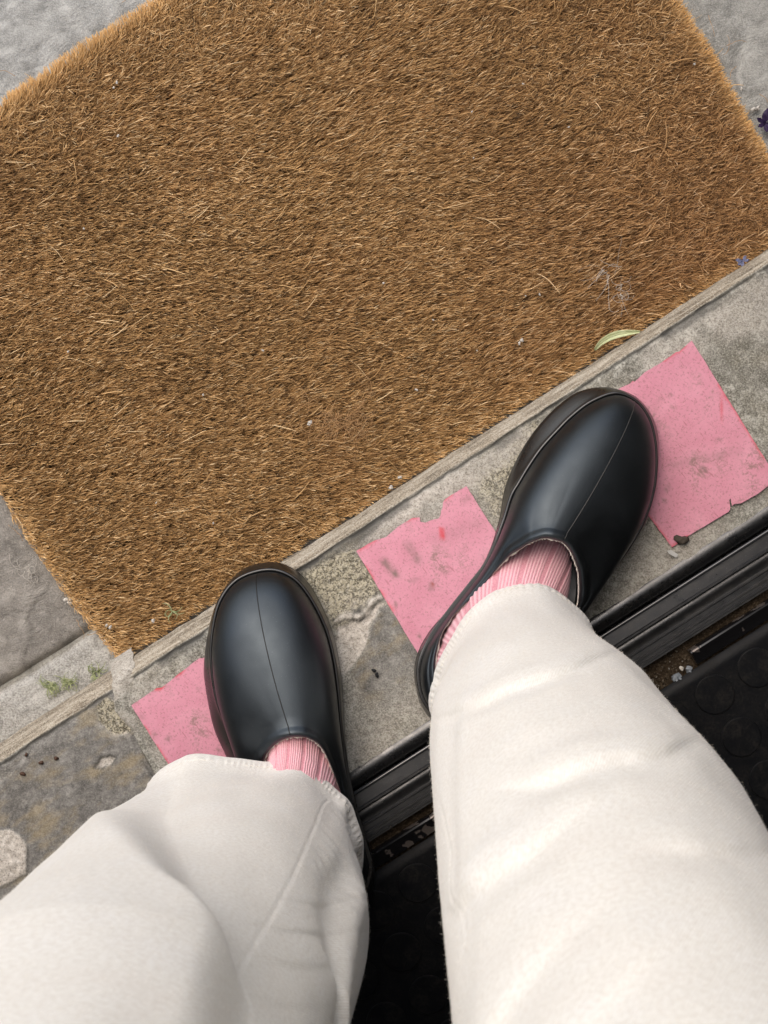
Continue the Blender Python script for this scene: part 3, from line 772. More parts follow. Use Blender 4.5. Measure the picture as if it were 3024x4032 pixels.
# ------------------------------------------------------------------ the person: clogs, socks, trousers
person = thing('person', 'person in cream trousers, pink ribbed socks and black clogs standing on the doorstep', 'person', (0, -0.16, 0.06))
pl_ = np.array([*person.location])
SHOE_Z = 0.0598
def clog(outline, keys, seam, seam_mat, part):
    n = 320
    zL = SHOE_Z+0.026
    So = crom([P(x, y, SHOE_Z+0.012)[:2] for x, y in outline], n)
    Lk = []; Rk = []
    rf = np.array(keys[0][1], float)
    for (l, r) in keys:
        d = np.linalg.norm(np.array(r, float)-rf)/4900
        hgt = SHOE_Z+0.054+0.031*math.exp(-(d/0.040)**2)+0.006*sstep(0.10, 0.15, np.array(d))
        Lk.append(P(*l, zL)); Rk.append(P(*r, float(hgt)))
    # resample both loops; outline keyed by angle round the shoe so that rows stay aligned
    L = crom(Lk, n); R = crom(Rk, n)
    cen = L[:, :2].mean(0)
    # align sole outline samples with L by nearest arc position
    So2 = np.zeros((n, 2)); dense = crom([P(x, y, SHOE_Z+0.012)[:2] for x, y in outline], n*6)
    idx = np.array([np.argmin(np.linalg.norm(dense-L[i, :2], axis=1)) for i in range(n)])
    un = np.unwrap(idx/(n*6)*2*math.pi)
    ker = np.ones(21)/21; un = np.convolve(np.concatenate([un[-10:]-2*math.pi*np.sign(un[-1]-un[0]), un, un[:10]+2*math.pi*np.sign(un[-1]-un[0])]), ker, 'valid')
    uf = (un/(2*math.pi)*(n*6)); i0 = np.floor(uf).astype(int); fr = (uf-i0)[:, None]
    So2 = dense[i0 % (n*6)]*(1-fr)+dense[(i0+1) % (n*6)]*fr
    def inward(loop, dist):
        t = np.roll(loop, -1, 0)-np.roll(loop, 1, 0); t = t[:, :2]/(np.linalg.norm(t[:, :2], axis=1)[:, None]+1e-9)
        nrm = np.stack([-t[:, 1], t[:, 0]], -1)
        if ((cen-loop[:, :2])*nrm).sum() < 0: nrm = -nrm
        return loop[:, :2]+nrm*dist
    Lx = L[:, :2]
    ridge = 0.00035*np.cos(np.arange(n)*2*math.pi*(n//4)/n)
    def row(xy, z): return np.concatenate([xy, np.full((n, 1), z) if np.isscalar(z) else z[:, None]], 1)
    rows = [row(inward(So2, 0.030), SHOE_Z), row(inward(So2, 0.004), SHOE_Z), row(inward(So2, 0.0006), SHOE_Z+0.002), row(So2, SHOE_Z+0.005), row(So2, SHOE_Z+0.011),
            row(inward(So2, 0.0008), SHOE_Z+0.0125), row(inward(So2, 0.0002), SHOE_Z+0.014)]
    A = So2; B = inward(L, -0.0012)
    for f, z in ((0.18, 0.0165), (0.45, 0.0205), (0.72, 0.0235), (0.9, 0.0255)):
        rows.append(row(A*(1-f)+B*f, SHOE_Z+z))
    lf = np.clip((np.linalg.norm(R[:, :2]-L[:, :2], axis=1)-0.014)/0.03, 0, 1)      # the welt ridge dies away towards the heel
    rows += [row(inward(L, d_), SHOE_Z+(0.0256+(z_-0.0256)*lf if z_ > 0.0256 else z_+0*lf)) for d_, z_ in ((-0.0017, 0.0262), (-0.0011, 0.0276), (-0.0003, 0.0283), (0.0006, 0.0281), (0.0013, 0.0270), (0.0018, 0.0258), (0.006, 0.0235))]
    V = np.concatenate(rows)-pl_
    # upper: rays from the welt to the opening
    O = inward(L, 0.0015); zO = SHOE_Z+0.0258
    nv = 46; rw = []
    Rx = R[:, :2]; dv = Rx-O; dist = np.linalg.norm(dv, axis=1)
    lipw = np.minimum(0.0095, 0.5*dist)
    Rm = Rx-dv/(dist[:, None]+1e-9)*lipw[:, None]
    zR = R[:, 2]-0.0012
    longk = np.clip((dist-0.02)/0.10, 0, 1)
    pexp = 2.25+0.55*longk
    for j in range(nv):
        ph = (j/(nv-1))*math.pi/2*0.985
        a = 1-np.cos(ph)**(2/pexp); h = np.sin(ph)**(2/pexp)
        z = zO+(zR-zO)*(h*(1-0.30*longk)+a*0.30*longk)
        bul = 0.0022*(1-longk)*math.sin(min(1, j/(nv-1)*1.0)*math.pi)
        xy = O+(Rm-O)*a[:, None]
        c2 = xy-cen; c2 = c2/(np.linalg.norm(c2, axis=1)[:, None]+1e-9)
        xy = xy+c2*bul[:, None] if np.ndim(bul) else xy+c2*bul
        rw.append(row(xy, z))
    inn = -(inward(R, -1.0)-Rx)
    e = dv/(dist[:, None]+1e-9)
    GG = np.array(rw); ker3 = np.hanning(33); ker3 /= ker3.sum()
    for j in range(nv):
        wgt = min(1.0, 1.6*math.sin(math.pi*min(1, (j+0.5)/nv)))
        for c_ in range(3):
            ext = np.concatenate([GG[j, -16:, c_], GG[j, :, c_], GG[j, :16, c_]])
            rw[j][:, c_] = GG[j, :, c_]*(1-wgt)+np.convolve(ext, ker3, 'valid')*wgt
    for f, dz in ((0.08, 0.0000), (0.18, 0.0006), (0.32, 0.0018), (0.46, 0.0028), (0.60, 0.0034), (0.75, 0.0034), (0.88, 0.0025), (0.97, 0.0008)):
        rw.append(row(Rm+(Rx-Rm)*f, zR+dz*np.clip(dist/0.024, 0.3, 1)))
    for off, dz in ((0.0003, -0.001), (0.0004, -0.004), (0.0002, -0.012), (-0.001, -0.03)):
        xy = Rx+inn*off; rw.append(row(xy, np.maximum(zR+dz, SHOE_Z+0.02)))
    W = np.concatenate(rw); G = np.array(rw)
    o = mesh('clog', W-pl_, gfaces(n, len(rw), True), person, MAT_CLOG, True)
    sole = mesh('sole', V, gfaces(n, len(rows), True), o, MAT_SOLE, True)
    # moulding seam from toe to opening
    (u0, u1) = seam; path = []
    for j in range(2, nv+6):
        f = j/(nv+5); u = u0+(u1-u0)*f**1.6
        x = (u % len(keys))/len(keys)*n; i = int(x); r = x-i
        q = G[j, i % n]*(1-r)+G[j, (i+1) % n]*r
        path.append(q+np.array([0, 0, -0.00005]))
    v, f = tubes([path], [0.00042], 6, 1.0)
    mesh('mould_seam', np.array(v)-pl_, f, o, seam_mat, True)
    # frayed pale lining just inside the opening
    lin = []
    for off, dz, k in ((0.0001, -0.0030, 0), (0.0008, -0.0019, 1), (0.0013, -0.0026, 1), (0.0008, -0.006, 0)):
        w = 0.0011*fbm(np.arange(n)*0.35, np.zeros(n)+k, 3+k, 3)*k
        lin.append(row(Rx+inn*(off+w)[:, None] if np.ndim(w) else Rx+inn*off, zR+dz+w*0.8))
    mesh('lining', np.concatenate(lin)-pl_, gfaces(n, 4, True), o, MAT_LINING, True)
    return o

left_out = [(1040, 2216), (1115, 2222), (1192, 2271), (1259, 2372), (1312, 2502), (1340, 2640), (1351, 2753), (1356, 2870), (1368, 2994), (1395, 3153), (1443, 3308), (1475, 3430), (1450, 3560), (1375, 3630), (1240, 3630), (1110, 3500), (1040, 3330), (950, 3110), (890, 2975), (842, 2864), (809, 2705), (804, 2600), (830, 2439), (878, 2324), (951, 2244)]
left_keys = [((1055, 2243), (1168, 2902)), ((1148, 2270), (1200, 2904)), ((1216, 2343), (1225, 2913)), ((1279, 2463), (1250, 2928)), ((1312, 2580), (1275, 2958)), ((1332, 2720), (1297, 3005)),
    ((1343, 2860), (1322, 3066)), ((1362, 3010), (1343, 3130)), ((1396, 3170), (1364, 3220)), ((1436, 3310), (1385, 3330)), ((1458, 3440), (1400, 3440)), ((1380, 3590), (1345, 3520)),
    ((1230, 3590), (1265, 3515)), ((1120, 3480), (1180, 3430)), ((1060, 3320), (1120, 3300)), ((990, 3130), (1065, 3150)), ((930, 2970), (1035, 3040)), ((888, 2850), (1040, 2985)),
    ((850, 2740), (1057, 2958)), ((832, 2600), (1080, 2933)), ((838, 2480), (1105, 2917)), ((869, 2362), (1124, 2909)), ((940, 2278), (1145, 2904))]
right_out = [(2368, 1524), (2448, 1537), (2513, 1570), (2563, 1631), (2589, 1704), (2592, 1805), (2581, 1906), (2549, 2036), (2500, 2131), (2440, 2210), (2365, 2295), (2305, 2380), (2230, 2510), (2130, 2660), (2020, 2790), (1890, 2880), (1750, 2875), (1668, 2795), (1634, 2690), (1640, 2590), (1690, 2490), (1775, 2395), (1860, 2290), (1925, 2180), (1966, 2050), (1988, 1930), (2021, 1841), (2071, 1747), (2136, 1660), (2209, 1588), (2281, 1541)]
right_keys = [((2425, 1548), (2172, 2121)), ((2505, 1580), (2200, 2128)), ((2555, 1648), (2223, 2138)), ((2579, 1740), (2242, 2158)), ((2582, 1850), (2259, 2188)), ((2568, 1950), (2270, 2215)),
    ((2530, 2060), (2280, 2246)), ((2470, 2165), (2284, 2290)), ((2390, 2270), (2284, 2340)), ((2305, 2385), (2270, 2400)), ((2220, 2510), (2200, 2480)), ((2120, 2640), (2100, 2600)),
    ((2010, 2760), (1990, 2710)), ((1880, 2850), (1880, 2780)), ((1755, 2845), (1795, 2775)), ((1675, 2770), (1735, 2715)), ((1648, 2675), (1713, 2635)), ((1657, 2590), (1724, 2540)),
    ((1705, 2492), (1756, 2462)), ((1775, 2397), (1812, 2394)), ((1850, 2302), (1884, 2328)), ((1922, 2205), (1950, 2247)), ((1980, 2060), (2006, 2188)), ((2012, 1955), (2045, 2163)), ((2042, 1901), (2079, 2141)), ((2083, 1833), (2095, 2133)),
    ((2130, 1766), (2112, 2126)), ((2191, 1698), (2129, 2120)), ((2252, 1637), (2140, 2118)), ((2330, 1580), (2155, 2118))]
clog(left_out, left_keys, (22.65, 22.1), MAT_SEAM_DARK, 'left')
clog(right_out, right_keys, (0.9, 1.6), MAT_SEAM_LIGHT, 'right')

def sock(a, dr, wid, top, back):
    """foot and ankle as a stack of slices: a is the ankle, top the shin centre at trouser height"""
    a = np.array(a); top = np.array(top); dr = np.array(dr)/np.linalg.norm(dr); pr = np.array([-dr[1], dr[0]]); n = 640
    zs = np.linspace(0.092, 0.28, 76)
    fr = np.interp(zs, [.092, .104, .118, .133, .147, .165, .20, .30], [.118, .106, .087, .066, .050, .040, .037, .038])
    bk = np.interp(zs, [.092, .104, .116, .128, .15, .20, .30], [back*.95, back, back*.98, back*.86, back*.72, .035, .036])
    wd = np.interp(zs, [.092, .104, .116, .128, .15, .20, .30], [wid*1.0, wid*1.03, wid, wid*.90, wid*.80, .032, .034])
    ker = np.ones(7)/7; sm_ = lambda q: np.convolve(np.pad(q, 3, mode='edge'), ker, 'valid')
    fr, bk, wd = sm_(fr), sm_(bk), sm_(wd)
    th = np.arange(n)*2*math.pi/n; rows = []; rb = []
    for k, z in enumerate(zs):
        ln = np.where(np.cos(th) > 0, fr[k], bk[k])
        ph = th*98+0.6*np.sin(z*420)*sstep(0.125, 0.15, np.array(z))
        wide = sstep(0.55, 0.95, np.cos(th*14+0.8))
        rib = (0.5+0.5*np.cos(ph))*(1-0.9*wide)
        fold = 0.0014*np.exp(-((z-0.140)/0.003)**2)+0.0011*np.exp(-((z-0.149)/0.003)**2)+0.0010*np.exp(-((z-0.158)/0.003)**2)
        x = np.sign(np.cos(th))*np.abs(np.cos(th))**0.95*ln; y = np.sin(th)*wd[k]
        disp = 0.0008*rib-0.0007*wide+fold*(0.5+0.5*np.sin(th*3+z*200))
        x = x+np.cos(th)*disp; y = y+np.sin(th)*disp
        xy = a+(top-a)*sstep(0.11, 0.24, np.array(z))+x[:, None]*dr+y[:, None]*pr
        rows.append(np.concatenate([xy, np.full((n, 1), z)], 1)); rb.append(rib)
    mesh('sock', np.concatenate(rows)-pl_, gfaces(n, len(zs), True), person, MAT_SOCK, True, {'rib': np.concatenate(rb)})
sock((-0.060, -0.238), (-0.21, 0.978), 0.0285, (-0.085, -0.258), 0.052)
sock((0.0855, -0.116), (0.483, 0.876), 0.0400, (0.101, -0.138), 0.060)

LEGS = {
 'right': dict(z=[.10, .14, .30, .45, .60, .75, .86], cx=[.101, .102, .113, .119, .124, .125, .10], cy=[-.134, -.136, -.165, -.200, -.240, -.285, -.32], r=[.0715, .0725, .082, .089, .092, .098, .10]),
 'left': dict(z=[.10, .14, .25, .40, .60, .75, .86], cx=[-.088, -.091, -.100, -.112, -.130, -.125, -.10], cy=[-.262, -.264, -.275, -.284, -.290, -.305, -.32], r=[.077, .078, .082, .089, .098, .102, .10])}
def leg_at(k, z):
    g = LEGS[k]; return np.interp(z, g['z'], g['cx']), np.interp(z, g['z'], g['cy']), np.interp(z, g['z'], g['r'])
def on_leg(k, px, py):
    """(angle, height) where the sight line of a photo pixel meets the leg's smooth tube"""
    best = None
    for z in np.arange(0.95, 0.10, -0.0015):
        x, y, _ = P(px, py, z); cx, cy, r = leg_at(k, z); d = math.hypot(x-cx, y-cy)-r
        if d <= 0: return math.atan2(y-cy, x-cx), z
        if best is None or d < best[0]: best = (d, math.atan2(y-cy, x-cx), z)
    return best[1], best[2]
HEM = {
 'right': [(1699, 2690), (1712, 2630), (1739, 2557), (1775, 2499), (1804, 2442), (1847, 2391), (1905, 2347), (1970, 2311), (2035, 2299), (2100, 2299), (2151, 2315), (2194, 2340), (2230, 2362), (2267, 2391), (2310, 2427)],
 'left': [(1445, 3380), (1440, 3328), (1424, 3246), (1394, 3155), (1331, 3110), (1270, 3050), (1230, 3018), (1176, 2988), (1110, 2992), (1039, 2996), (950, 2980), (857, 2966), (760, 2955), (690, 2985)]}
FOLDS = {   # photo polyline along the dark side of a fold, depth, width; folds that run across the leg
 'right': [
  ([(2440, 2545), (2304, 2612), (2115, 2680), (1900, 2749), (1760, 2810)], 0.0034, 0.015),
  ([(2760, 2890), (2570, 2964), (2373, 3024), (2060, 3075)], 0.0046, 0.017),
  ([(2480, 3050), (2287, 3230), (2115, 3325), (1943, 3436), (1800, 3580)], 0.0052, 0.019),
  ([(3060, 3290), (2845, 3350), (2650, 3350)], 0.0036, 0.018),
  ([(2530, 3480), (2300, 3640), (2080, 3880), (1950, 4060)], 0.0040, 0.020),
  ([(2900, 3580), (2600, 3760), (2330, 4000)], 0.0036, 0.022)],
 'left': [
  ([(1450, 3500), (1390, 3540), (1290, 3560), (1190, 3545)], 0.0016, 0.010),
  ([(1420, 3640), (1320, 3660), (1200, 3690), (1100, 3640)], 0.0018, 0.012),
  ([(1380, 3760), (1260, 3800), (1120, 3790), (1040, 3740)], 0.0020, 0.012),
  ([(1340, 3930), (1200, 3950), (1060, 3920)], 0.0020, 0.014),
  ([(700, 3250), (480, 3400), (250, 3500), (60, 3560)], 0.0018, 0.020),
  ([(820, 3650), (560, 3700), (300, 3800), (60, 3950)], 0.0022, 0.026)]}
VFOLDS = {  # folds that run down the leg: photo polyline, depth, width
 'right': [([(1790, 2850), (1800, 3100), (1830, 3400)], 0.0012, 0.010)],
 'left': [([(1372, 3440), (1335, 3540), (1315, 3700), (1318, 3860), (1335, 4040)], 0.0052, 0.013)]}
BLOUSE = [(790, 2990), (700, 3080), (665, 3200), (690, 3360), (775, 3556), (875, 3766), (966, 3930), (1100, 4030)]
SEAM = {'right': [(1738, 3170), (1772, 3342), (1785, 3505), (1823, 3625), (1840, 3711), (1806, 3848), (1785, 4032)],
        'left': [(1331, 3114), (1285, 3164), (1185, 3374), (1066, 3611), (957, 3802), (975, 3884), (1003, 3957), (993, 4032)]}

trousers = None
def trouser_parts():
    global trousers
    # hips
    n = 96; rows = []
    for z, cy, rx, ry in ((0.80, -0.325, 0.205, 0.125), (0.86, -0.33, 0.205, 0.128), (0.92, -0.335, 0.195, 0.125), (0.98, -0.34, 0.18, 0.118), (1.02, -0.342, 0.172, 0.112)):
        th = np.arange(n)*2*math.pi/n
        rows.append(np.stack([0.005+rx*np.cos(th), cy+ry*np.sin(th), np.full(n, z)], -1))
    trousers = mesh('trousers', np.concatenate(rows)-pl_, gfaces(n, 5, True), person, MAT_CLOTH, True)
    for k in ('right', 'left'):
        nth, nz = 420, 460
        th = np.linspace(-math.pi, math.pi, nth, endpoint=False)
        # hem radius from the traced edge
        hz = 0.130 if k == 'right' else 0.136
        cx, cy, r0 = leg_at(k, hz); hp = []
        for x, y in HEM[k]:
            q = P(x, y, hz); hp.append((math.atan2(q[1]-cy, q[0]-cx), math.hypot(q[0]-cx, q[1]-cy)))
        hp.sort(); ha = np.array([a for a, _ in hp]); hr = np.array([b for _, b in hp])
        A = np.concatenate([[ha[-1]-2*math.pi], [ha[-1]-2*math.pi+0.5], [ha[0]-0.5], ha, [ha[-1]+0.5], [ha[0]+2*math.pi-0.5], [ha[0]+2*math.pi]])
        Rr = np.concatenate([[hr[-1]], [r0], [r0], hr, [r0], [r0], [hr[0]]])
        rh = np.interp(th, A, Rr); ker = np.hanning(27); ker /= ker.sum()
        rh = np.convolve(np.concatenate([rh[-13:], rh, rh[:13]]), ker, 'valid')
        hem = hz-0.018*(0.5-0.5*np.sin(th))+0.003*np.sin(3*th+1)
        v = np.linspace(0, 1, nz)
        ZZ = hem[None, :]+(0.84-hem[None, :])*v[:, None]**1.15
        TH = np.broadcast_to(th, ZZ.shape)
        CX, CY, RR = leg_at(k, ZZ)
        kk = np.exp(-((ZZ-hem)/0.075)**2)
        RAD = RR*(1-kk)+rh[None, :]*kk+(0.0)
        disp = 0.0034*fbm(TH*1.6+3, ZZ*7+(2 if k == 'left' else 7), 101, 2)+0.0004*fbm(TH*4, ZZ*22, 104, 2)
        # periodic seam at the back is out of view; blend it away there
        bl = sstep(0, 0.5, math.pi-np.abs(TH)); disp = disp*bl
        rm = 0.085; xy = np.stack([TH*rm, ZZ], -1)
        lum = fbm(TH*3+5, ZZ*14, 112, 2)
        for pl, dep, w in FOLDS[k]:
            q = np.array([on_leg(k, *p) for p in pl]); q[:, 0] = np.unwrap(q[:, 0]); q = q[np.argsort(q[:, 0])]
            cf = np.polyfit(q[:, 0]-q[:, 0].mean(), q[:, 1], min(2, len(q)-1))
            t = np.clip(th, q[0, 0]-0.35, q[-1, 0]+0.35); zf = np.polyval(cf, t-q[:, 0].mean())
            win = sstep(q[0, 0]-0.02, q[0, 0]+0.95, th)*(1-sstep(q[-1, 0]-0.25, q[-1, 0]+0.30, th))
            x = ZZ-zf[None, :]+0.006*lum
            disp = disp+(0.68 if k == 'right' else 0.40)*dep*win[None, :]*(0.9*np.exp(-((x+0.75*w)/(1.05*w))**2)-np.exp(-((x-0.45*w)/(0.8*w))**2)+0.30*np.exp(-((x+0.22*w)/(0.28*w))**2)-0.26*np.exp(-((x-0.20*w)/(0.25*w))**2))
        for pl, dep, w in VFOLDS[k]:
            q = np.array([on_leg(k, *p) for p in pl]); q = q[np.argsort(q[:, 1])]
            tf = np.interp(ZZ, q[:, 1], q[:, 0])
            x = ((TH-tf+math.pi) % (2*math.pi)-math.pi)*rm+0.004*lum
            win = sstep(q[0, 1]-0.04, q[0, 1]+0.03, ZZ)*(1-sstep(q[-1, 1]-0.02, q[-1, 1]+0.12, ZZ))
            disp = disp+dep*win*(0.8*np.exp(-((x+0.8*w)/w)**2)-0.9*np.exp(-((x-0.5*w)/(0.8*w))**2))
        if k == 'left':             # the front of this leg blouses forward over its own hem
            q = np.array([on_leg(k, *p) for p in BLOUSE]); o_ = np.argsort(q[:, 1]); q = q[o_]
            tf = np.interp(ZZ, q[:, 1], q[:, 0]); ker2 = np.hanning(61); ker2 /= ker2.sum()
            col = np.convolve(np.pad(tf[:, 0], 30, mode='edge'), ker2, 'valid'); tf = np.broadcast_to(col[:, None], tf.shape)
            dth = (TH-tf+math.pi) % (2*math.pi)-math.pi
            am = np.interp(ZZ, [.10, .145, .18, .24, .35, .6, .84], [.012, .022, .030, .033, .029, .018, .004])
            disp = disp+am*sstep(-0.05, 0.34, dth)*(1-sstep(1.5, 2.4, dth))
        # hem turn-up and inseam
        hh = ZZ-hem
        disp = disp+0.0005*np.sin(TH*95+4*np.sin(TH*7))*np.exp(-((hh-0.008)/0.005)**2)
        disp = disp-0.0085*sstep(-0.012, 0.030, hh)*np.exp(-(hh/0.085)**2)*(0.85+0.5*fbm(TH*1.5, TH*0+3, 125, 2))
        disp = disp+0.0004*(1-sstep(0.0088, 0.0100, hh))
        q = np.array([on_leg(k, *p) for p in SEAM[k]]); q[:, 0] = np.unwrap(q[:, 0])*rm; q = crom(q, 60, False)
        d, s, par = line_d(xy, q)
        disp = disp-0.0006*np.exp(-(d/0.0010)**2)+0.0002*np.exp(-(d/0.006)**2)*sstep(0, 0.0008, d*s)+0.0004*fbm(ZZ*90, TH*5, 108, 2)*np.exp(-(d/0.008)**2)
        if k == 'left':            # gathered, puckered cloth behind the inseam
            qs = q[np.argsort(q[:, 1])]; ts = np.interp(ZZ, qs[:, 1], qs[:, 0]/rm)
            dd = TH-ts; wz = 1-sstep(0.30, 0.42, ZZ)
            disp = disp+0.0105*np.exp(-((TH+0.30)/0.62)**2)*sstep(0.125, 0.215, ZZ)*(1-sstep(0.28, 0.46, ZZ))
            pk = np.sin(ZZ*2*math.pi/0.021+3.0*fbm(TH*3, ZZ*12, 118, 2))*sstep(-0.02, -0.25, dd)*(1-sstep(-0.5, -0.9, dd))
            disp = disp+0.0006*wz*pk*np.clip(0.5+1.2*fbm(TH*2.5+9, ZZ*13, 121, 2), 0, 1.2)*(0.4+0.6*np.exp(-(dd/0.35)**2))
            disp = disp+0.0022*np.exp(-((hh-0.012)/0.010)**2)*np.sin(TH*13)*sstep(0.0, -0.2, dd)*(1-sstep(-1.2, -1.6, dd))
        RAD = RAD+disp
        X = CX+RAD*np.cos(TH); Y = CY+RAD*np.sin(TH)
        V = np.stack([X, Y, ZZ], -1)
        # turned inside at the hem
        ins = []
        for dr, dz in ((-0.0014, 0.0006), (-0.0020, 0.004), (-0.0022, 0.012), (-0.0024, 0.03)):
            ri_ = np.argmin(np.abs(hh-dz), axis=0); ci_ = np.arange(nth); rr_ = RAD[ri_, ci_]+dr
            ins.append(np.stack([CX[ri_, ci_]+rr_*np.cos(th), CY[ri_, ci_]+rr_*np.sin(th), hem+dz], -1))
        low = np.stack([CX[0]+(RAD[0]-0.0008)*np.cos(th), CY[0]+(RAD[0]-0.0008)*np.sin(th), hem-0.0006], -1)
        allr = ins[::-1]+[low]+list(V)
        cl = np.concatenate([np.stack([xy[0][:, 0], xy[0][:, 1], np.zeros(nth)], -1)]*5+[np.stack([xy[..., 0], xy[..., 1], np.zeros_like(ZZ)], -1).reshape(-1, 3)])
        leg = mesh('trouser_leg', np.concatenate(allr)-pl_, gfaces(nth, len(allr), True), trousers, MAT_CLOTH, True, {'cloth': cl})
        # hem stitching: short raised stitches along the turn-up
        paths = []
        row_i = np.argmin(np.abs(hh-0.0098), axis=0)
        pts = V[row_i, np.arange(nth)]; nrm = np.stack([np.cos(th), np.sin(th), np.zeros(nth)], -1)
        for i in range(0, nth-3, 4):
            a = pts[i]; c = pts[(i+3) % nth]; b = (a+c)/2+nrm[i+1]*0.0003
            paths.append([a-nrm[i]*0.0004, b, c-nrm[i+2]*0.0004])
        vv, ff = tubes(paths, [0.00022]*len(paths), 5, 1.0)
        mesh('hem_stitching', np.array(vv)-pl_, ff, trousers, MAT_THREAD, True, kind='stuff')
        # cotton fuzz standing off the cloth
        nf = 26000; ri = RNG.integers(4, int(nz*0.86), nf); ci = RNG.integers(0, nth, nf)
        base = V[ri, ci]; nr = np.stack([np.cos(th[ci]), np.sin(th[ci]), np.zeros(nf)], -1)
        dv = nr*RNG.uniform(0.3, 1.0, (nf, 1))+RNG.normal(0, 0.7, (nf, 3)); dv /= np.linalg.norm(dv, axis=1)[:, None]
        ln = RNG.uniform(0.0004, 0.0012, (nf, 1)); cu = RNG.normal(0, 0.0003, (nf, 3))
        pos = np.stack([base, base+dv*ln*0.5+cu*0.6, base+dv*ln+cu*1.6], 1)-pl_
        hc = bpy.data.hair_curves.new('cotton_fuzz'); hc.add_curves([3]*nf)
        hc.position_data.foreach_set('vector', pos.reshape(-1).astype(np.float32))
        a_ = hc.attributes.get('radius') or hc.attributes.new('radius', 'FLOAT', 'POINT')
        a_.data.foreach_set('value', np.tile([0.00005, 0.00004, 0.00002], nf).astype(np.float32))
        fo = bpy.data.objects.new('cotton_fuzz', hc); COL.objects.link(fo); fo.parent = trousers; hc.materials.append(MAT_THREAD); fo['kind'] = 'stuff'
trouser_parts()

# ------------------------------------------------------------------ small things
def put(name, V, Fs, mat, label, cat, smooth=True, group=None, **kw):
    V = np.asarray(V, float); c = V.mean(0); c[2] = V[:, 2].min()
    o = mesh(name, V-c, Fs, None, mat, smooth, label=label, category=cat, **kw); o.location = c
    if group: o['group'] = group
    return o
def leaf():
    m = M('pale_green_leaf', 0.5, 0.4)
    m.color(m.ramp(m.noise(160, 3), [(0.3, (0.40, 0.45, 0.22)), (0.7, (0.58, 0.61, 0.38))]))
    mid = crom([(2341, 1379), (2372, 1345), (2420, 1320), (2470, 1310), (2521, 1306)], 25, False)
    n = len(mid); rows = []
    for i in range(n):
        f = i/(n-1); w = 13.5*math.sin(math.pi*min(1, f*0.98+0.01))**0.7
        t = mid[min(i+1, n-1)]-mid[max(i-1, 0)]; t /= np.linalg.norm(t); nn = np.array([-t[1], t[0]])
        z = 0.024+0.006*math.sin(math.pi*f)+(0.020*f)
        for k in (-1, -0.5, 0, 0.5, 1):
            q = mid[i]+nn*w*k
            rows.append(P(q[0], q[1], z+0.0022*abs(k)))
    V = np.array(rows); Fs = gfaces(5, n)
    o = put('leaf', V, Fs, m.m, 'curled pale green leaf at the edge of the doormat above the right clog', 'leaf')
    sd = o.modifiers.new('thick', 'SOLIDIFY'); sd.thickness = 0.0003
    v, f = tubes([[np.array(P(*mid[i], 0.0248+0.006*math.sin(math.pi*i/(n-1))+0.020*i/(n-1)))-np.array([*o.location]) for i in range(n)]], [0.00035], 5, 0.6)
    mesh('midrib', v, f, o, M('leaf_rib', 0.6).color((0.5, 0.52, 0.32)).m, True)
leaf()

def scribble(px, py, w, h, z, n, seed, rad, turn=0.9, length=0.02):
    g = np.random.default_rng(seed); paths = []
    for i in range(n):
        p = np.array(P(px+g.normal(0, w), py+g.normal(0, h), z+g.random()*0.002)); a = g.random()*6.28; q = [p]; da = g.normal(0, turn*0.5)
        L = length*(0.5+g.random())
        for k in range(9):
            a += da+g.normal(0, turn*0.3)
            p = p+np.array([math.cos(a), math.sin(a), g.normal(0, 0.25)])*L/9; p[2] = max(p[2], z-0.001); q.append(p)
        paths.append(q)
    return tubes(paths, [rad*(0.6+0.8*g.random()) for _ in range(n)], 4, 0.6)
MAT_LINT = M('grey_lint', 0.95, 0.1).color((0.56, 0.52, 0.46)).m
MAT_STRAW = M('loose_coir', 0.8, 0.2).color((0.45, 0.27, 0.13)).m
MAT_CHALK = M('chalky_crumb', 0.9, 0.2).color((0.56, 0.53, 0.48)).m
v1, f1 = scribble(2395, 1072, 26, 9, 0.0195, 12, 3, 0.00016, 0.4, 0.022)
v2, f2 = scribble(2445, 1165, 7, 30, 0.0195, 18, 4, 0.00014, 0.6, 0.013)
b = len(v1); put('lint_tangle', v1+v2, f1+[tuple(b+k for k in q) for q in f2], MAT_LINT, 'grey wispy lint tangle on the doormat up from the green leaf', 'lint', kind='stuff')
v1, f1 = scribble(1300, 1640, 75, 22, 0.0195, 44, 5, 0.00018, 0.5, 0.030)
v2, f2 = scribble(1410, 1690, 30, 24, 0.0195, 30, 6, 0.00018, 1.0, 0.026)
b = len(v1); put('fibre_tangle', v1+v2, f1+[tuple(b+k for k in q) for q in f2], MAT_STRAW, 'loose reddish fibre tangle on the doormat above the left clog', 'fibre', kind='stuff')
v1, f1 = scribble(118, 2245, 22, 18, 0.004, 14, 8, 0.00022, 0.6, 0.018)
put('lint_tangle', v1, f1, MAT_LINT, 'dark stringy lint on the paving beside the left edge of the mat', 'lint', kind='stuff')

# stray fibres lying on the stones round the mat
gs = np.random.default_rng(21); paths = []
for (x, y) in [(300, 2440), (340, 2500), (240, 2300), (90, 2130), (2790, 60), (2860, 180), (2900, 260), (2990, 370), (480, 10), (60, 300), (2850, 215), (1880, 1560), (1650, 1700), (2680, 1150), (2950, 985), (520, 2650)]:
    p = np.array(P(x, y, 0.006)); a = gs.random()*6.28; q = [p]
    for k in range(7):
        a += gs.normal(0, 0.35); p = p+np.array([math.cos(a), math.sin(a), 0.0001])*0.0028; q.append(p)
    paths.append(q)
v, f = tubes(paths, [0.00022]*len(paths), 5, 0.6)
put('loose_fibres', v, f, MAT_STRAW, 'loose coir fibres shed round the rim of the doormat', 'fibres', kind='stuff')

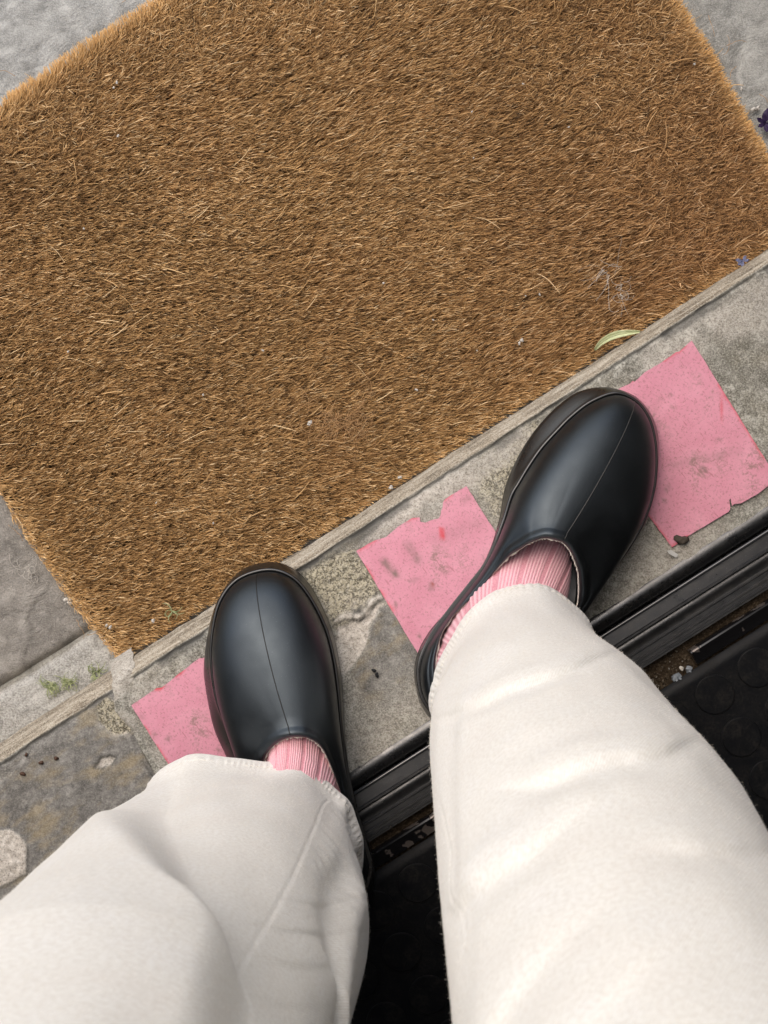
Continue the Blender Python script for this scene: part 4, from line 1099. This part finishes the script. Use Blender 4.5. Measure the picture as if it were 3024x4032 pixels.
def weed(px, py, n, seed, label, spread=20):
    g = np.random.default_rng(seed); paths = []
    for i in range(n):
        p = np.array(P(px+g.normal(0, spread*0.35), py+g.normal(0, spread*0.3), 0.002)); a = g.random()*6.28; q = [p]; da = g.normal(0, 0.5)
        for k in range(7):
            a += da; p = p+np.array([math.cos(a)*0.0016, math.sin(a)*0.0016, 0.0010-0.0003*k]); q.append(p)
        paths.append(q)
    v, f = tubes(paths, [0.00055*(0.7+0.6*g.random()) for _ in range(n)], 5, 0.35)
    m = M('weed_green', 0.7, 0.3); m.color(m.ramp(m.noise(300, 2), [(0.35, (0.17, 0.21, 0.085)), (0.65, (0.42, 0.44, 0.25))]))
    put('weed', v, f, m.m, label, 'weed', group=None if 'lying' in label else 'weeds growing at the foot of the step')
weed(200, 2700, 30, 31, 'widest feathery weed sprig in front of the step, farthest from the mat', 34)
weed(272, 2690, 26, 32, 'curled feathery weed sprig, between two other sprigs by the step', 26)
weed(376, 2650, 18, 33, 'dark green weed sprig in the corner between mat and step', 24)
weed(688, 2403, 7, 34, 'tiny green sprig lying on the mat left of the left clog', 14)
for nm in ('weed.003',):
    if nm in bpy.data.objects: bpy.data.objects[nm].location.z = 0.0185

def petals(px, py, z, r, n, col, name, label, seed):
    g = np.random.default_rng(seed); V = []; Fs = []
    c = np.array(P(px, py, z))
    for i in range(n):
        a = 2*math.pi*i/n+g.normal(0, 0.25); L = r*(0.7+0.5*g.random()); w = L*0.42; b = len(V); up = g.uniform(0.1, 0.7)
        d = np.array([math.cos(a), math.sin(a)]); pp = np.array([-d[1], d[0]])
        for f, ww in ((0, 0.15), (0.35, 0.85), (0.7, 1.0), (1.0, 0.25)):
            for k in (-1, 0, 1):
                xy = c[:2]+d*L*f+pp*w*ww*k*0.6
                V.append((xy[0], xy[1], z+up*L*f*0.6-0.0012*(1-abs(k))+g.normal(0, 0.0003)))
        Fs += [tuple(b+q for q in t) for t in gfaces(3, 4).tolist()]
    m = M(name+'_colour', 0.6, 0.3); m.color(m.ramp(m.noise(400, 3), [(0.3, tuple(x*0.6 for x in col)), (0.7, col)]))
    o = put(name, V, Fs, m.m, label, 'flower'); sd = o.modifiers.new('thick', 'SOLIDIFY'); sd.thickness = 0.0003
petals(3012, 485, 0.010, 0.011, 7, (0.035, 0.018, 0.07), 'fallen_flower', 'dark purple fallen flower beside the right edge of the mat', 41)
petals(2925, 1027, 0.022, 0.0055, 5, (0.20, 0.22, 0.36), 'fallen_flower', 'small dusty blue flower in the corner where mat meets step', 42)

MAT_BARK = M('dark_bark', 0.9, 0.2).color((0.075, 0.062, 0.05)).m
v, f = pebble(P(2682, 2126, STEP_Z+0.004), 0.0044, 57, 0.35, 14, 8, 0.6)
put('bark_chip', v, f, MAT_BARK, 'dark bark chip on the bottom corner of the right tape square', 'bark chip')
c = P(2647, 2181, STEP_Z+0.003)
q = np.array([(-.0045, .0026), (-.0012, .0034), (.0048, -.0004), (.0030, -.0032), (-.003, .0004)])
V = [(c[0]+x, c[1]+y, c[2]) for x, y in q]+[(c[0]+x, c[1]+y, c[2]+0.0008) for x, y in q]
put('plastic_flake', V, [(4, 3, 2, 1, 0), (5, 6, 7, 8, 9)]+[(i, (i+1) % 5, 5+(i+1) % 5, 5+i) for i in range(5)], M('milky_flake', 0.3, 0.5).color((0.5, 0.5, 0.48)).m, 'small whitish flake between the right tape square and the black nosing', 'flake', False)
MAT_SEED = M('brown_seed', 0.6, 0.4).color((0.07, 0.035, 0.02)).m
MAT_BLACK = M('black_crumb', 0.6, 0.4).color((0.012, 0.013, 0.014)).m
for i, (x, y, r, lab) in enumerate([(89, 3047, .0019, 'largest brown seed on the slate step, lowest of four'), (221, 2986, .0016, 'brown seed farthest right of the four on the slate step'), (162, 3003, .0017, 'brown seed in the middle of the four on the slate step'), (103, 2972, .0016, 'brown seed nearest the worn stone edge, among four')]):
    v, f = pebble(P(x, y, STEP_Z+0.0028), r, 60+i, 0.8)
    put('seed', v, f, MAT_SEED, lab, 'seed', group='brown seeds on the slate step')
for i, (x, y, lab) in enumerate([(1472, 2640, 'upper of two black crumbs on the stone between the clogs'), (1484, 2658, 'lower of two black crumbs on the stone between the clogs')]):
    v, f = pebble(P(x, y, STEP_Z+0.0016), 0.0020, 70+i, 0.7)
    put('black_crumb', v, f, MAT_BLACK, lab, 'crumb', group='black crumbs between the clogs')
MAT_BLUE = M('bluish_pebble', 0.5, 0.4).color((0.20, 0.225, 0.25)).m
for i, (x, y, r, m_, lab) in enumerate([(2668, 2672, .0044, MAT_BLUE, 'bluish pebble in the threshold gap touching the trouser leg'), (2713, 2636, .0036, MAT_BLUE, 'grey pebble in the threshold gap at the end of the metal strip'), (2684, 2632, .0020, MAT_CHALK, 'smallest, pale pebble in the threshold gap')]):
    v, f = pebble(P(x, y, 0.0395), r, 80+i, 0.65, 10, 6, 0.5)
    put('pebble', v, f, m_, lab, 'pebble', False, group='pebbles in the threshold gap')
# pale crumbs and specks on the mat and beside it
V = []; Fs = []
spots = [(460, 325, .0018), (448, 345, .0016), (465, 535, .0020), (603, 2444, .0026), (420, 2462, .0020), (434, 2470, .0024), (262, 2362, .0042), (285, 2358, .0035), (275, 2375, .0030), (1222, 1663, .0028), (1216, 1672, .0020), (2125, 1160, .0014), (2070, 1165, .0012), (1858, 440, .0016), (1865, 622, .0012), (268, 1385, .0016), (330, 900, .0014), (1035, 1380, .0018), (800, 1555, .0014), (2055, 1340, .0030), (2045, 1352, .0022), (2735, 252, .0018), (2970, 430, .0045), (2985, 425, .0030), (2810, 1545, .0012), (2920, 350, .0018), (2995, 655, .0020), (1510, 1115, .0014), (1706, 1260, .0012), (1878, 1380, .0010), (1640, 1535, .0020), (2060, 330, .0014), (2240, 500, .0013), (840, 2060, .0013), (615, 1980, .0012), (1540, 1920, .0030), (1575, 1880, .0028), (2010, 1640, .0016)]
for i, (x, y, r) in enumerate(spots):
    off = x > 2900 or (x < 300 and y > 2300)
    v, f = pebble(P(x, y, 0.006 if off else 0.0190), r*0.62, 100+i, 0.5, 8, 5, 0.8)
    b = len(V); V += v; Fs += [tuple(b+k for k in q) for q in f]
put('pale_crumbs', V, Fs, MAT_CHALK, 'pale crumbs and specks scattered over the doormat', 'crumbs', kind='stuff')
